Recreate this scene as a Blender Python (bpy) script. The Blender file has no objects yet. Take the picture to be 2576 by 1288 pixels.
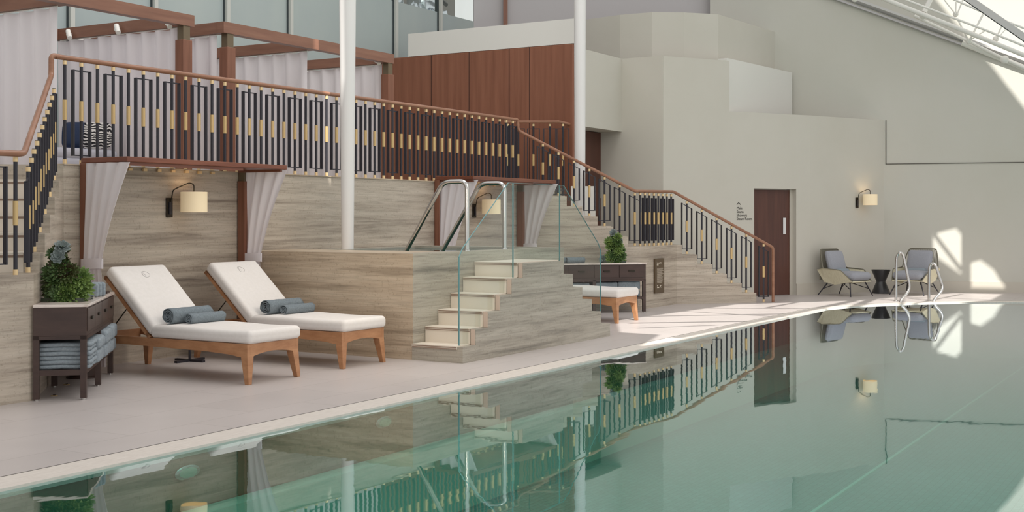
import bpy, bmesh, math, random
from mathutils import Vector, Matrix
random.seed(7)
C = bpy.context.scene.collection
F, H, HC = 3100.0, 550.0, 1.5
PI = math.pi
# ---------- survey helpers: camera at (0,0,1.5); world x runs along the pool edge, y away from the pool ----------
def xy2st(X, Y): return (.508*X+.8614*Y, -.8614*X+.508*Y)
def G(px, py, z=0.0):
    Y = F*(HC-z)/(py-H); return xy2st((px-1288)/F*Y, Y)
def at(px, Y): return xy2st((px-1288)/F*Y, Y)
def on_t(px, t):
    r = (px-1288)/F; return ((.8614+r*.508)*t)/(.508-r*.8614)
def on_s(px, s):
    r = (px-1288)/F; return (.508-r*.8614)*s/(.8614+r*.508)
def zat(py, Y): return HC+(H-py)*Y/F
def depth(s, t): return .8614*s+.508*t
# ---------- materials ----------
def lin(c):
    return tuple((x/12.92 if x <= .04045 else ((x+.055)/1.055)**2.4) for x in [v/255. for v in c])+(1.,)
def mat(name, col, rough=.6, metal=0., spec=.5, noise=None, bump=0., emit=None, es=0., alpha=1., coat=0.):
    m = bpy.data.materials.new(name); m.use_nodes = True
    nt = m.node_tree; b = nt.nodes['Principled BSDF']
    b.inputs['Base Color'].default_value = lin(col); b.inputs['Roughness'].default_value = rough
    b.inputs['Metallic'].default_value = metal; b.inputs['Specular IOR Level'].default_value = spec
    b.inputs['Coat Weight'].default_value = coat
    if emit: b.inputs['Emission Color'].default_value = lin(emit); b.inputs['Emission Strength'].default_value = es
    if noise:      # (second colour, scale vector, contrast lo, hi)
        col2, sc, lo, hi = noise
        tc = nt.nodes.new('ShaderNodeTexCoord'); mp = nt.nodes.new('ShaderNodeMapping')
        geo = nt.nodes.new('ShaderNodeNewGeometry')
        mp.inputs['Scale'].default_value = sc
        nt.links.new(geo.outputs['Position'], mp.inputs['Vector'])
        n = nt.nodes.new('ShaderNodeTexNoise'); n.inputs['Scale'].default_value = 1.; n.inputs['Detail'].default_value = 6; n.inputs['Roughness'].default_value = .6
        nt.links.new(mp.outputs[0], n.inputs['Vector'])
        r = nt.nodes.new('ShaderNodeValToRGB'); r.color_ramp.elements[0].position = lo; r.color_ramp.elements[1].position = hi
        r.color_ramp.elements[0].color = lin(col2); r.color_ramp.elements[1].color = lin(col)
        nt.links.new(n.outputs['Fac'], r.inputs['Fac']); nt.links.new(r.outputs[0], b.inputs['Base Color'])
        if bump:
            bp = nt.nodes.new('ShaderNodeBump'); bp.inputs['Strength'].default_value = bump; bp.inputs['Distance'].default_value = .01
            nt.links.new(n.outputs['Fac'], bp.inputs['Height']); nt.links.new(bp.outputs[0], b.inputs['Normal'])
    return m
def travertine(name, lo, mid, hi, tilt=0.0):
    m = bpy.data.materials.new(name); m.use_nodes = True; nt = m.node_tree; b = nt.nodes['Principled BSDF']
    L = nt.links.new; N = nt.nodes.new
    geo = N('ShaderNodeNewGeometry'); mp = N('ShaderNodeMapping'); mp.inputs['Scale'].default_value = (.45, .45, 10.); mp.inputs['Rotation'].default_value = (tilt, tilt, 0)
    L(geo.outputs['Position'], mp.inputs['Vector'])
    n1 = N('ShaderNodeTexNoise'); n1.inputs['Scale'].default_value = 1.; n1.inputs['Detail'].default_value = 9; n1.inputs['Roughness'].default_value = .62; n1.inputs['Distortion'].default_value = .6
    L(mp.outputs[0], n1.inputs['Vector'])
    r = N('ShaderNodeValToRGB'); e = r.color_ramp.elements
    e[0].position = .30; e[0].color = lin(lo); e[1].position = .70; e[1].color = lin(hi)
    k = e.new(.47); k.color = lin(mid)
    L(n1.outputs['Fac'], r.inputs['Fac'])
    mp2 = N('ShaderNodeMapping'); mp2.inputs['Scale'].default_value = (2.2, 2.2, 38.); L(geo.outputs['Position'], mp2.inputs['Vector'])
    n2 = N('ShaderNodeTexNoise'); n2.inputs['Scale'].default_value = 1.3; n2.inputs['Detail'].default_value = 5; L(mp2.outputs[0], n2.inputs['Vector'])
    r2 = N('ShaderNodeValToRGB'); r2.color_ramp.elements[0].position = .3; r2.color_ramp.elements[0].color = (.62, .62, .62, 1); r2.color_ramp.elements[1].position = .55; r2.color_ramp.elements[1].color = (1, 1, 1, 1)
    L(n2.outputs['Fac'], r2.inputs['Fac'])
    mx = N('ShaderNodeMix'); mx.data_type = 'RGBA'; mx.blend_type = 'MULTIPLY'; mx.inputs['Factor'].default_value = .55
    L(r.outputs[0], mx.inputs['A']); L(r2.outputs[0], mx.inputs['B'])
    n3 = N('ShaderNodeTexNoise'); n3.inputs['Scale'].default_value = 45.; n3.inputs['Detail'].default_value = 3; L(geo.outputs['Position'], n3.inputs['Vector'])
    r3 = N('ShaderNodeValToRGB'); r3.color_ramp.elements[0].position = .3; r3.color_ramp.elements[0].color = (.7, .68, .64, 1); r3.color_ramp.elements[1].position = .42; r3.color_ramp.elements[1].color = (1, 1, 1, 1)
    L(n3.outputs['Fac'], r3.inputs['Fac'])
    mx2 = N('ShaderNodeMix'); mx2.data_type = 'RGBA'; mx2.blend_type = 'MULTIPLY'; mx2.inputs['Factor'].default_value = .6
    L(mx.outputs['Result'], mx2.inputs['A']); L(r3.outputs[0], mx2.inputs['B'])
    L(mx2.outputs['Result'], b.inputs['Base Color']); b.inputs['Roughness'].default_value = .45; b.inputs['Specular IOR Level'].default_value = .35
    bp = N('ShaderNodeBump'); bp.inputs['Strength'].default_value = .25; bp.inputs['Distance'].default_value = .01
    L(n2.outputs['Fac'], bp.inputs['Height']); L(bp.outputs[0], b.inputs['Normal'])
    return m
def wood(name, a, b_, scale=(8, 8, .8), rough=.42):
    return mat(name, a, rough=rough, noise=(b_, scale, .3, .7), spec=.4)
M = {}
M['stone'] = travertine('travertine', (136, 124, 112), (178, 166, 151), (200, 189, 174))
M['stone_green'] = travertine('travertine_green', (132, 127, 117), (170, 163, 150), (190, 184, 171), .02)
M['stone_warm'] = travertine('travertine_warm', (150, 134, 114), (186, 168, 146), (208, 192, 170))
M['cream'] = mat('cream_riser', (222, 212, 198), .5)
M['pinkstone'] = mat('pink_trim', (200, 180, 165), .5)
M['brownline'] = mat('brown_grip', (140, 118, 102), .6)
M['plaster'] = mat('plaster', (203, 199, 189), .8, noise=((198, 194, 183), (.5, .5, .5), .35, .65))
M['plaster_white'] = mat('plaster_white', (224, 222, 216), .8)
M['plaster_grey'] = mat('plaster_grey', (186, 183, 184), .8)
M['plaster_green'] = mat('plaster_far', (202, 200, 192), .8, noise=((195, 193, 182), (.3, .3, .25), .3, .7))
M['plinth'] = mat('plinth', (196, 190, 178), .5)
M['wood_wall'] = wood('wood_panel', (146, 96, 74), (124, 78, 58), (9, 9, .5))
M['wood_beam'] = wood('wood_beam', (144, 104, 86), (124, 86, 70), (1.2, 1.2, 14))
M['wood_post'] = wood('wood_post', (142, 96, 76), (118, 76, 58), (14, 14, .8))
M['wood_rail'] = wood('wood_rail', (162, 118, 94), (138, 96, 74), (2, 2, 14), .3)
M['wood_canopy'] = wood('wood_canopy', (132, 80, 60), (108, 62, 46), (2, 2, 20), .3)
M['teak'] = wood('teak', (188, 140, 102), (160, 112, 78), (5, 5, 16), .4)
M['walnut'] = wood('walnut', (78, 60, 54), (58, 44, 40), (2, 2, 8), .38)
M['door_wood'] = wood('door_wood', (98, 62, 50), (78, 48, 40), (10, 10, .6), .4)
M['black'] = mat('black_metal', (46, 44, 52), .5, .1)
M['bronze'] = mat('dark_bronze', (52, 46, 38), .4, .6)
M['bronze_cap'] = mat('bronze_cap', (118, 104, 84), .4, .5)
M['brass'] = mat('brass', (208, 178, 126), .5, .35)
M['brass_light'] = mat('brass_light', (232, 204, 158), .5, .4)
M['steel'] = mat('steel', (205, 203, 200), .16, 1.)
M['white_metal'] = mat('white_metal', (236, 234, 228), .4)
M['column'] = mat('column_white', (226, 224, 222), .45)
M['mattress'] = mat('mattress', (228, 223, 219), .85, noise=((222, 217, 212), (30, 30, 30), .3, .7))
M['thread'] = mat('thread', (128, 122, 118), .8)
M['towel'] = mat('towel', (126, 136, 142), .95, noise=((104, 114, 120), (60, 60, 60), .3, .7), bump=.5)
M['towel_lt'] = mat('towel_light', (152, 162, 168), .95, noise=((128, 138, 146), (50, 50, 50), .3, .7), bump=.5)
M['marble'] = mat('marble', (220, 208, 200), .2, noise=((170, 150, 138), (5, 5, 5), .3, .5))
M['navy'] = mat('navy', (30, 46, 76), .8)
M['sofa'] = mat('sofa_grey', (186, 186, 196), .9)
M['cush'] = mat('cushion_grey', (160, 162, 170), .9, noise=((150, 152, 160), (70, 70, 70), .3, .7))
M['cush_dk'] = mat('cushion_blue_grey', (138, 148, 156), .9)
M['rope'] = mat('rope_beige', (222, 216, 190), .7, noise=((204, 196, 168), (60, 60, 6), .3, .7))
M['rope_dk'] = mat('rope_dark', (120, 116, 102), .7)
M['table_black'] = mat('table_black', (52, 52, 54), .3)
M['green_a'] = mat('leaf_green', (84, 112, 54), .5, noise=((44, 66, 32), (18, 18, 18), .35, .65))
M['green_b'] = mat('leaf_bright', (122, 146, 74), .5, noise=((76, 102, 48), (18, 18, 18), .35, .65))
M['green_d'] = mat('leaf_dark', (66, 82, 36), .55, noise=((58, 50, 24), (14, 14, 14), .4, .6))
M['leaf_blue'] = mat('leaf_blue', (118, 128, 126), .5)
M['tray'] = mat('tray_dark', (60, 68, 54), .2)
M['frost'] = mat('frosted_glass', (158, 170, 172), .28, spec=.5, noise=((176, 186, 182), (.35, .35, .2), .3, .7))
M['mullion'] = mat('mullion', (196, 198, 192), .4, .1)
M['gasket'] = mat('gasket', (58, 66, 68), .5)
M['foil'] = mat('foil', (214, 220, 226), .25, .8)
M['duct'] = mat('duct_dark', (66, 70, 66), .5)
M['shade'] = mat('lamp_shade', (236, 220, 188), .8, emit=(255, 226, 180), es=.22)
M['tile_coping'] = mat('coping', (222, 214, 206), .5, noise=((208, 199, 190), (9, 40, 1), .3, .7), bump=.2)
M['joint'] = mat('dark_joint', (92, 88, 82), .8)
M['soffit'] = mat('soffit', (200, 198, 196), .7)
M['sign'] = mat('sign_brown', (88, 72, 52), .5)
M['ink'] = mat('ink', (24, 22, 18), .7)
M['paper'] = mat('sign_text', (232, 222, 204), .7)
M['rope_white'] = mat('white_vinyl', (240, 238, 234), .6)
def curtain_mat():
    m = bpy.data.materials.new('curtain'); m.use_nodes = True; nt = m.node_tree; b = nt.nodes['Principled BSDF']
    b.inputs['Base Color'].default_value = lin((246, 241, 244)); b.inputs['Roughness'].default_value = .9
    tr = nt.nodes.new('ShaderNodeBsdfTranslucent'); tr.inputs['Color'].default_value = lin((232, 226, 230))
    mx = nt.nodes.new('ShaderNodeMixShader'); mx.inputs[0].default_value = .35
    nt.links.new(b.outputs[0], mx.inputs[1]); nt.links.new(tr.outputs[0], mx.inputs[2])
    nt.links.new(mx.outputs[0], nt.nodes['Material Output'].inputs[0]); return m
M['curtain'] = curtain_mat()
def glass_mat(name, tint, edge=False):
    m = bpy.data.materials.new(name); m.use_nodes = True; nt = m.node_tree; nt.nodes.remove(nt.nodes['Principled BSDF'])
    t = nt.nodes.new('ShaderNodeBsdfTransparent'); t.inputs['Color'].default_value = tint
    g = nt.nodes.new('ShaderNodeBsdfGlossy'); g.inputs['Roughness'].default_value = .0
    f = nt.nodes.new('ShaderNodeFresnel'); f.inputs['IOR'].default_value = 1.45
    mx = nt.nodes.new('ShaderNodeMixShader')
    ge_ = nt.nodes.new('ShaderNodeNewGeometry'); iv = nt.nodes.new('ShaderNodeMath'); iv.operation = 'SUBTRACT'; iv.inputs[0].default_value = 1.
    mu = nt.nodes.new('ShaderNodeMath'); mu.operation = 'MULTIPLY'; nt.links.new(ge_.outputs['Backfacing'], iv.inputs[1]); nt.links.new(iv.outputs[0], mu.inputs[0]); nt.links.new(f.outputs[0], mu.inputs[1])
    nt.links.new(mu.outputs[0], mx.inputs[0]); nt.links.new(t.outputs[0], mx.inputs[1]); nt.links.new(g.outputs[0], mx.inputs[2])
    nt.links.new(mx.outputs[0], nt.nodes['Material Output'].inputs[0]); return m
M['glass'] = glass_mat('clear_glass', (.95, .98, .965, 1))
M['glass_edge'] = mat('glass_edge', (96, 142, 146), .15, spec=.8)
def water_mat(name, tint, bump, ior=1.33, scale=(1.2, 5., 1.), gain=1.0):
    m = bpy.data.materials.new(name); m.use_nodes = True; nt = m.node_tree; nt.nodes.remove(nt.nodes['Principled BSDF'])
    L = nt.links.new; N = nt.nodes.new
    t = N('ShaderNodeBsdfTransparent'); t.inputs['Color'].default_value = tint
    g = N('ShaderNodeBsdfGlossy'); g.inputs['Roughness'].default_value = .015; g.inputs['Color'].default_value = (.86, .93, .97, 1)
    f = N('ShaderNodeFresnel'); f.inputs['IOR'].default_value = ior
    geo = N('ShaderNodeNewGeometry'); mp = N('ShaderNodeMapping'); mp.inputs['Scale'].default_value = scale; mp.inputs['Rotation'].default_value = (0, 0, .55)
    L(geo.outputs['Position'], mp.inputs['Vector'])
    n = N('ShaderNodeTexNoise'); n.inputs['Scale'].default_value = 1.; n.inputs['Detail'].default_value = 2.; L(mp.outputs[0], n.inputs['Vector'])
    bp = N('ShaderNodeBump'); bp.inputs['Strength'].default_value = bump; bp.inputs['Distance'].default_value = .01
    L(n.outputs['Fac'], bp.inputs['Height']); L(bp.outputs[0], g.inputs['Normal'])
    mt = N('ShaderNodeMath'); mt.operation = 'MULTIPLY'; mt.inputs[1].default_value = gain; mt.use_clamp = True
    mx = N('ShaderNodeMixShader'); L(f.outputs[0], mt.inputs[0]); iv = N('ShaderNodeMath'); iv.operation = 'SUBTRACT'; iv.inputs[0].default_value = 1.; mu = N('ShaderNodeMath'); mu.operation = 'MULTIPLY'
    L(geo.outputs['Backfacing'], iv.inputs[1]); L(iv.outputs[0], mu.inputs[0]); L(mt.outputs[0], mu.inputs[1]); L(mu.outputs[0], mx.inputs[0]); L(t.outputs[0], mx.inputs[1]); L(g.outputs[0], mx.inputs[2])
    L(mx.outputs[0], nt.nodes['Material Output'].inputs[0]); return m
M['water'] = water_mat('pool_water', (.70, .90, .87, 1), .05, 1.36, gain=1.7)
M['spa_water'] = water_mat('spa_water', (.55, .75, .72, 1), .05)
def tile_mat(name, a, b_, joint, sx, sy, off=.5, mort=.004, rough=.35, rot=0., nz=.5):
    m = bpy.data.materials.new(name); m.use_nodes = True; nt = m.node_tree; b = nt.nodes['Principled BSDF']
    L = nt.links.new; N = nt.nodes.new
    geo = N('ShaderNodeNewGeometry'); mp = N('ShaderNodeMapping'); mp.inputs['Rotation'].default_value = (0, 0, rot); L(geo.outputs['Position'], mp.inputs['Vector'])
    br = N('ShaderNodeTexBrick'); br.offset = off; br.inputs['Scale'].default_value = 1.; br.inputs['Brick Width'].default_value = sx; br.inputs['Row Height'].default_value = sy
    br.inputs['Mortar Size'].default_value = mort; br.inputs['Color1'].default_value = lin(a); br.inputs['Color2'].default_value = lin(b_); br.inputs['Mortar'].default_value = lin(joint); br.inputs['Mortar Smooth'].default_value = .3
    L(mp.outputs[0], br.inputs['Vector'])
    n = N('ShaderNodeTexNoise'); n.inputs['Scale'].default_value = 1.6; n.inputs['Detail'].default_value = 5; L(geo.outputs['Position'], n.inputs['Vector'])
    r = N('ShaderNodeValToRGB'); r.color_ramp.elements[0].position = .3; r.color_ramp.elements[0].color = (.86, .86, .86, 1); r.color_ramp.elements[1].position = .7
    L(n.outputs['Fac'], r.inputs['Fac'])
    mx = N('ShaderNodeMix'); mx.data_type = 'RGBA'; mx.blend_type = 'MULTIPLY'; mx.inputs['Factor'].default_value = nz
    L(br.outputs['Color'], mx.inputs['A']); L(r.outputs[0], mx.inputs['B']); L(mx.outputs['Result'], b.inputs['Base Color'])
    b.inputs['Roughness'].default_value = rough; return m
M['deck'] = tile_mat('deck_tile', (198, 190, 187), (193, 185, 182), (172, 164, 160), 1.2, .6, mort=.004, rough=.38)
M['mosaic'] = tile_mat('pool_mosaic', (128, 172, 162), (112, 158, 146), (92, 136, 124), .06, .06, off=.0, mort=.004, rough=.5)
M['poolwall'] = mat('pool_wall', (98, 124, 100), .5, noise=((74, 100, 80), (1, 1, 6), .3, .7))
M['poolledge'] = mat('pool_ledge', (170, 214, 194), .5)
# zebra pillow
def zebra():
    m = bpy.data.materials.new('zebra'); m.use_nodes = True; nt = m.node_tree; b = nt.nodes['Principled BSDF']
    tc = nt.nodes.new('ShaderNodeTexCoord'); w = nt.nodes.new('ShaderNodeTexWave'); w.inputs['Scale'].default_value = 9; w.inputs['Distortion'].default_value = 9; w.inputs['Detail'].default_value = 1.5; w.bands_direction = 'Z'
    nt.links.new(tc.outputs['Object'], w.inputs['Vector']); r = nt.nodes.new('ShaderNodeValToRGB'); r.color_ramp.elements[0].position = .48; r.color_ramp.elements[1].position = .52
    r.color_ramp.elements[0].color = lin((30, 30, 34)); r.color_ramp.elements[1].color = lin((226, 222, 218))
    nt.links.new(w.outputs['Fac'], r.inputs['Fac']); nt.links.new(r.outputs[0], b.inputs['Base Color']); b.inputs['Roughness'].default_value = .8; return m
M['zebra'] = zebra()
# ---------- mesh builder ----------
class MB:
    def __init__(s): s.v = []; s.f = []
    def add(s, vs, fs):
        o = len(s.v); s.v += [tuple(v) for v in vs]; s.f += [tuple(i+o for i in f) for f in fs]; return s
    def box(s, x0, x1, y0, y1, z0, z1):
        return s.add([(x0,y0,z0),(x1,y0,z0),(x1,y1,z0),(x0,y1,z0),(x0,y0,z1),(x1,y0,z1),(x1,y1,z1),(x0,y1,z1)],
                     [(0,3,2,1),(4,5,6,7),(0,1,5,4),(1,2,6,5),(2,3,7,6),(3,0,4,7)])
    def prism(s, poly, z0, z1):      # plan polygon; z1 may be a list
        n = len(poly); za = z1 if isinstance(z1, (list, tuple)) else [z1]*n; zb = z0 if isinstance(z0, (list, tuple)) else [z0]*n
        vs = [(p[0], p[1], zb[i]) for i, p in enumerate(poly)]+[(p[0], p[1], za[i]) for i, p in enumerate(poly)]
        fs = [tuple(range(n))[::-1], tuple(range(n, 2*n))]+[(i, (i+1) % n, n+(i+1) % n, n+i) for i in range(n)]
        return s.add(vs, fs)
    def slab(s, pts, off):           # planar polygon in 3D extruded by vector off
        n = len(pts); off = Vector(off); vs = [Vector(p) for p in pts]; vs += [p+off for p in vs]
        fs = [tuple(range(n))[::-1], tuple(range(n, 2*n))]+[(i, (i+1) % n, n+(i+1) % n, n+i) for i in range(n)]
        return s.add(vs, fs)
    def bar(s, a, b, w, h, up=(0, 0, 1)):    # box section along a-b, w across, h along up
        a = Vector(a); b = Vector(b); d = (b-a).normalized(); u = Vector(up); r = d.cross(u)
        if r.length < 1e-4: r = d.cross(Vector((1, 0, 0)))
        r.normalize(); u = r.cross(d).normalized(); r *= w/2; u = u*(h/2)
        return s.add([a-r-u, a+r-u, a+r+u, a-r+u, b-r-u, b+r-u, b+r+u, b-r+u], [(3,2,1,0),(4,5,6,7),(0,1,5,4),(1,2,6,5),(2,3,7,6),(3,0,4,7)])
    def tube(s, pts, r, n=10, caps=True, flat=1.0):
        pts = [Vector(p) for p in pts]; rs = r if isinstance(r, (list, tuple)) else [r]*len(pts)
        rings = []; prev = None
        for i, p in enumerate(pts):
            if i == 0: d = pts[1]-pts[0]
            elif i == len(pts)-1: d = pts[-1]-pts[-2]
            else: d = (pts[i+1]-pts[i]).normalized()+(pts[i]-pts[i-1]).normalized()
            d.normalize()
            ref = Vector((0, 0, 1)) if abs(d.z) < .95 else Vector((1, 0, 0))
            if prev is None: u = d.cross(ref).normalized()
            else:
                u = prev-d*prev.dot(d); u = u.normalized() if u.length > 1e-5 else d.cross(ref).normalized()
            prev = u; w = d.cross(u).normalized()
            rings.append([p+u*rs[i]*math.cos(2*PI*k/n)+w*rs[i]*flat*math.sin(2*PI*k/n) for k in range(n)])
        o = []
        for rg in rings: o += rg
        fs = [(i*n+k, i*n+(k+1) % n, (i+1)*n+(k+1) % n, (i+1)*n+k) for i in range(len(rings)-1) for k in range(n)]
        if caps: fs += [tuple(range(n))[::-1], tuple(range((len(rings)-1)*n, len(rings)*n))]
        return s.add(o, fs)
    def lathe(s, prof, n=24, cx=0, cy=0, sx=1., sy=1.):
        vs = [(cx+r*sx*math.cos(2*PI*k/n), cy+r*sy*math.sin(2*PI*k/n), z) for r, z in prof for k in range(n)]
        fs = [(i*n+k, i*n+(k+1) % n, (i+1)*n+(k+1) % n, (i+1)*n+k) for i in range(len(prof)-1) for k in range(n)]
        fs += [tuple(range(n))[::-1], tuple(range((len(prof)-1)*n, len(prof)*n))]
        return s.add(vs, fs)
    def ball(s, c, r, n=10):
        prof = [(max(1e-4, r*math.sin(PI*i/n)), -r*math.cos(PI*i/n)) for i in range(n+1)]
        t = MB().lathe(prof, n*2); return s.add([(v[0]+c[0], v[1]+c[1], v[2]+c[2]) for v in t.v], t.f)
    def grid(s, fn, nu, nv):
        vs = [fn(i/nu, j/nv) for j in range(nv+1) for i in range(nu+1)]; w = nu+1
        return s.add(vs, [(j*w+i, j*w+i+1, (j+1)*w+i+1, (j+1)*w+i) for j in range(nv) for i in range(nu)])
    def soft(s, w, d, h, r, n=10, puff=0., c=(0, 0, 0), rot=None, sag=None):   # rounded cushion box
        hx, hy, hz = w/2, d/2, h/2; vs = []; fs = []; idx = {}
        def P(a, b, e):
            key = (round(a, 5), round(b, 5), round(e, 5))
            if key in idx: return idx[key]
            q = Vector((a*hx, b*hy, e*hz)); inn = Vector((max(-hx+r, min(hx-r, q.x)), max(-hy+r, min(hy-r, q.y)), max(-hz+r, min(hz-r, q.z))))
            dd = q-inn; p = inn+dd.normalized()*r if dd.length > 1e-6 else q
            if puff: p.z *= (1-puff)+puff*max(0, (1-abs(a)**2.5))**.5*max(0, (1-abs(b)**2.5))**.5
            if sag: p = sag(p)
            if rot: p = rot @ p
            idx[key] = len(vs); vs.append(p+Vector(c)); return idx[key]
        g = [-1+2*i/n for i in range(n+1)]
        # concentrate samples at the rounding
        def warp(u, hh):
            e = max(.0, 1-r/hh) if hh > r else 0
            a = abs(u)
            k = .5
            return math.copysign((a/k)*e if a <= k else e+(1-e)*(a-k)/(1-k), u)
        for ax in range(3):
            for sg in (-1, 1):
                for i in range(n):
                    for j in range(n):
                        q = []
                        for (ii, jj) in ((i, j), (i+1, j), (i+1, j+1), (i, j+1)):
                            if ax == 0: t = (sg, warp(g[ii], hy), warp(g[jj], hz))
                            elif ax == 1: t = (warp(g[jj], hx), sg, warp(g[ii], hz))
                            else: t = (warp(g[ii], hx), warp(g[jj], hy), sg)
                            q.append(P(*t))
                        if len(set(q)) == 4: fs.append(tuple(q) if sg > 0 else tuple(q[::-1]))
        return s.add(vs, fs)
    def shift(s, v):
        s.v = [(a+v[0], b+v[1], c+v[2]) for a, b, c in s.v]; return s
    def xf(s, m):
        s.v = [tuple(m @ Vector(p)) for p in s.v]; return s
    def build(s, name, m, parent=None, smooth=False, world=False, bevel=0., loc=None, rz=0.):
        me = bpy.data.meshes.new(name); vs = s.v
        if world and parent: l = parent.location; vs = [(a-l.x, b-l.y, c-l.z) for a, b, c in vs]
        me.from_pydata([tuple(v) for v in vs], [], s.f); me.update()
        bm = bmesh.new(); bm.from_mesh(me); bmesh.ops.recalc_face_normals(bm, faces=bm.faces); bm.to_mesh(me); bm.free()
        if smooth:
            for p in me.polygons: p.use_smooth = True
            try: me.set_sharp_from_angle(angle=math.radians(42))
            except Exception: pass
        me.materials.append(m); o = bpy.data.objects.new(name, me); C.objects.link(o)
        if parent: o.parent = parent
        if loc: o.location = loc
        if rz: o.rotation_euler = (0, 0, rz)
        if bevel:
            b = o.modifiers.new('bevel', 'BEVEL'); b.width = bevel; b.segments = 2; b.limit_method = 'ANGLE'
        return o
def tag(o, label, cat, group=None, kind=None):
    o['label'] = label; o['category'] = cat
    if group: o['group'] = group
    if kind: o['kind'] = kind
    return o
def thing(name, label, cat, loc=(0, 0, 0), rz=0., group=None):
    o = bpy.data.objects.new(name, None); o.empty_display_size = .1; C.objects.link(o); o.location = loc; o.rotation_euler = (0, 0, rz)
    return tag(o, label, cat, group)
def struct(name, mb, m, label, cat, **k):
    o = mb.build(name, m, **k); o['kind'] = 'structure'; o['label'] = label; o['category'] = cat; return o
def dup(root, loc, rz, label, group=None):
    r = root.copy(); C.objects.link(r); r.location = loc; r.rotation_euler = (0, 0, rz); r['label'] = label
    if group: r['group'] = group
    for ch in list(root.children):
        c = ch.copy(); C.objects.link(c); c.parent = r
        for g in list(ch.children):
            d = g.copy(); C.objects.link(d); d.parent = c
    return r
def text_mesh(body, size, ext=.001):
    cu = bpy.data.curves.new('text', 'FONT'); cu.body = body; cu.size = size; cu.extrude = ext; cu.resolution_u = 3
    ob = bpy.data.objects.new('text', cu); C.objects.link(ob); dg = bpy.context.evaluated_depsgraph_get(); dg.update()
    me = bpy.data.meshes.new_from_object(ob.evaluated_get(dg)); mb = MB().add([tuple(v.co) for v in me.vertices], [tuple(p.vertices) for p in me.polygons])
    bpy.data.objects.remove(ob); bpy.data.curves.remove(cu); bpy.data.meshes.remove(me); return mb
def wall_frame(o, d, up=(0, 0, 1)):     # matrix: x along d, y up, z out of the wall
    d = Vector(d).normalized(); u = Vector(up); n = d.cross(u)
    return Matrix(((d.x, u.x, n.x, o[0]), (d.y, u.y, n.y, o[1]), (d.z, u.z, n.z, o[2]), (0, 0, 0, 1)))

# ================= SETTING =================
T0 = 5.9                     # pool edge
TW = 9.97                    # terrace wall line
ZT = 2.03                    # terrace floor
ZL = 1.04                    # stair landings
edge = [(-6, T0), (20.4, T0), (21.3, 5.62), (22.4, 4.95), (23.2, 4.2), (23.9, 3.2), (24.9, .4), (27.8, -9)]
deck = [(p[0], p[1]+.11) for p in edge[:2]]+[(p[0]+.09, p[1]+.09) for p in edge[2:-1]]+[(27.95, -9), (36, -9), (36, 15), (-6, 15)]
struct('floor', MB().prism(deck, -.12, 0), M['deck'], 'pale stone pool deck with large tiles', 'floor')
def inset(pl, d):
    out = []
    for i, p in enumerate(pl):
        a = Vector(pl[max(0, i-1)]); b = Vector(pl[min(len(pl)-1, i+1)]); t = (b-a).normalized(); n = Vector((-t.y, t.x))
        out.append((p[0]+n.x*d, p[1]+n.y*d))
    return out
ins = inset(edge, .27)
mb = MB()
for i in range(len(edge)-1):
    mb.prism([edge[i], edge[i+1], ins[i+1], ins[i]], -.05, .004)
struct('trim_1', mb, M['tile_coping'], 'white grooved coping strip along the pool edge', 'coping')
gr = inset(edge, .27); gr2 = inset(edge, .278); mb = MB()
for i in range(len(edge)-1): mb.prism([gr[i], gr[i+1], gr2[i+1], gr2[i]], -.01, .0055)
struct('trim_2', mb, M['joint'], 'fine dark joint between coping and deck tiles', 'joint')
# pool shell
mb = MB()
for i in range(len(edge)-1):
    w0, w1 = inset(edge, .012), inset(edge, .1)
    mb.prism([w0[i], w0[i+1], w1[i+1], w1[i]], -1.2, -.022)
struct('wall_pool', mb, M['poolwall'], 'green stone side wall of the pool under water', 'pool wall')
pp = edge+[(-6, -9)]
struct('floor_pool', MB().prism([(-7, -10), (-7, 7), (29, 7), (29, -10)], -1.25, -1.0), M['mosaic'], 'pale green mosaic pool bottom under water', 'pool floor')
led = inset(edge, -.16); mb = MB()
for i in range(len(edge)-1): mb.prism([edge[i], edge[i+1], led[i+1], led[i]], -1.1, -.40)
struct('trim_3', mb, M['poolledge'], 'light green submerged ledge along the pool wall', 'ledge')
mb = MB()
for t in (1.3, 3.1): mb.box(-6, 24.0, t, t+.03, -1.0, -.985)
struct('trim_4', mb, M['poolledge'], 'thin pale lane lines on the pool bottom', 'lane line')
tag(MB().prism([(-7, -9.5), (-7, 5.905)]+[(p[0]+.003, p[1]+.003) for p in edge[1:]]+[(27.8, -9.5)], -.014, -.012).build('pool_water', M['water']), 'calm green swimming pool water mirroring the walls', 'water', kind='stuff')
for i_, (px_l, py_l) in enumerate(((470, 1188), (965, 1062))):
    sl0 = on_t(px_l, 5.905); zl0 = zat(py_l, depth(sl0, 5.905))
    o_ = thing('pool_light', ['oval underwater pool light below the first lounger', 'oval underwater pool light closer to the spa steps'][i_], 'pool light', (sl0, 5.91, zl0))
    MB().lathe([(.085, 0), (.085, .012), (.07, .02)], 28, 0, 0, 1.3, .55).xf(Matrix.Rotation(PI/2, 4, 'X')).build('ring', M['steel'], o_, smooth=True)
    MB().lathe([(.068, .0), (.06, .022), (.03, .03)], 24, 0, 0, 1.3, .55).xf(Matrix.Rotation(PI/2, 4, 'X')).build('lens', M['poolledge'], o_, smooth=True)
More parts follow.
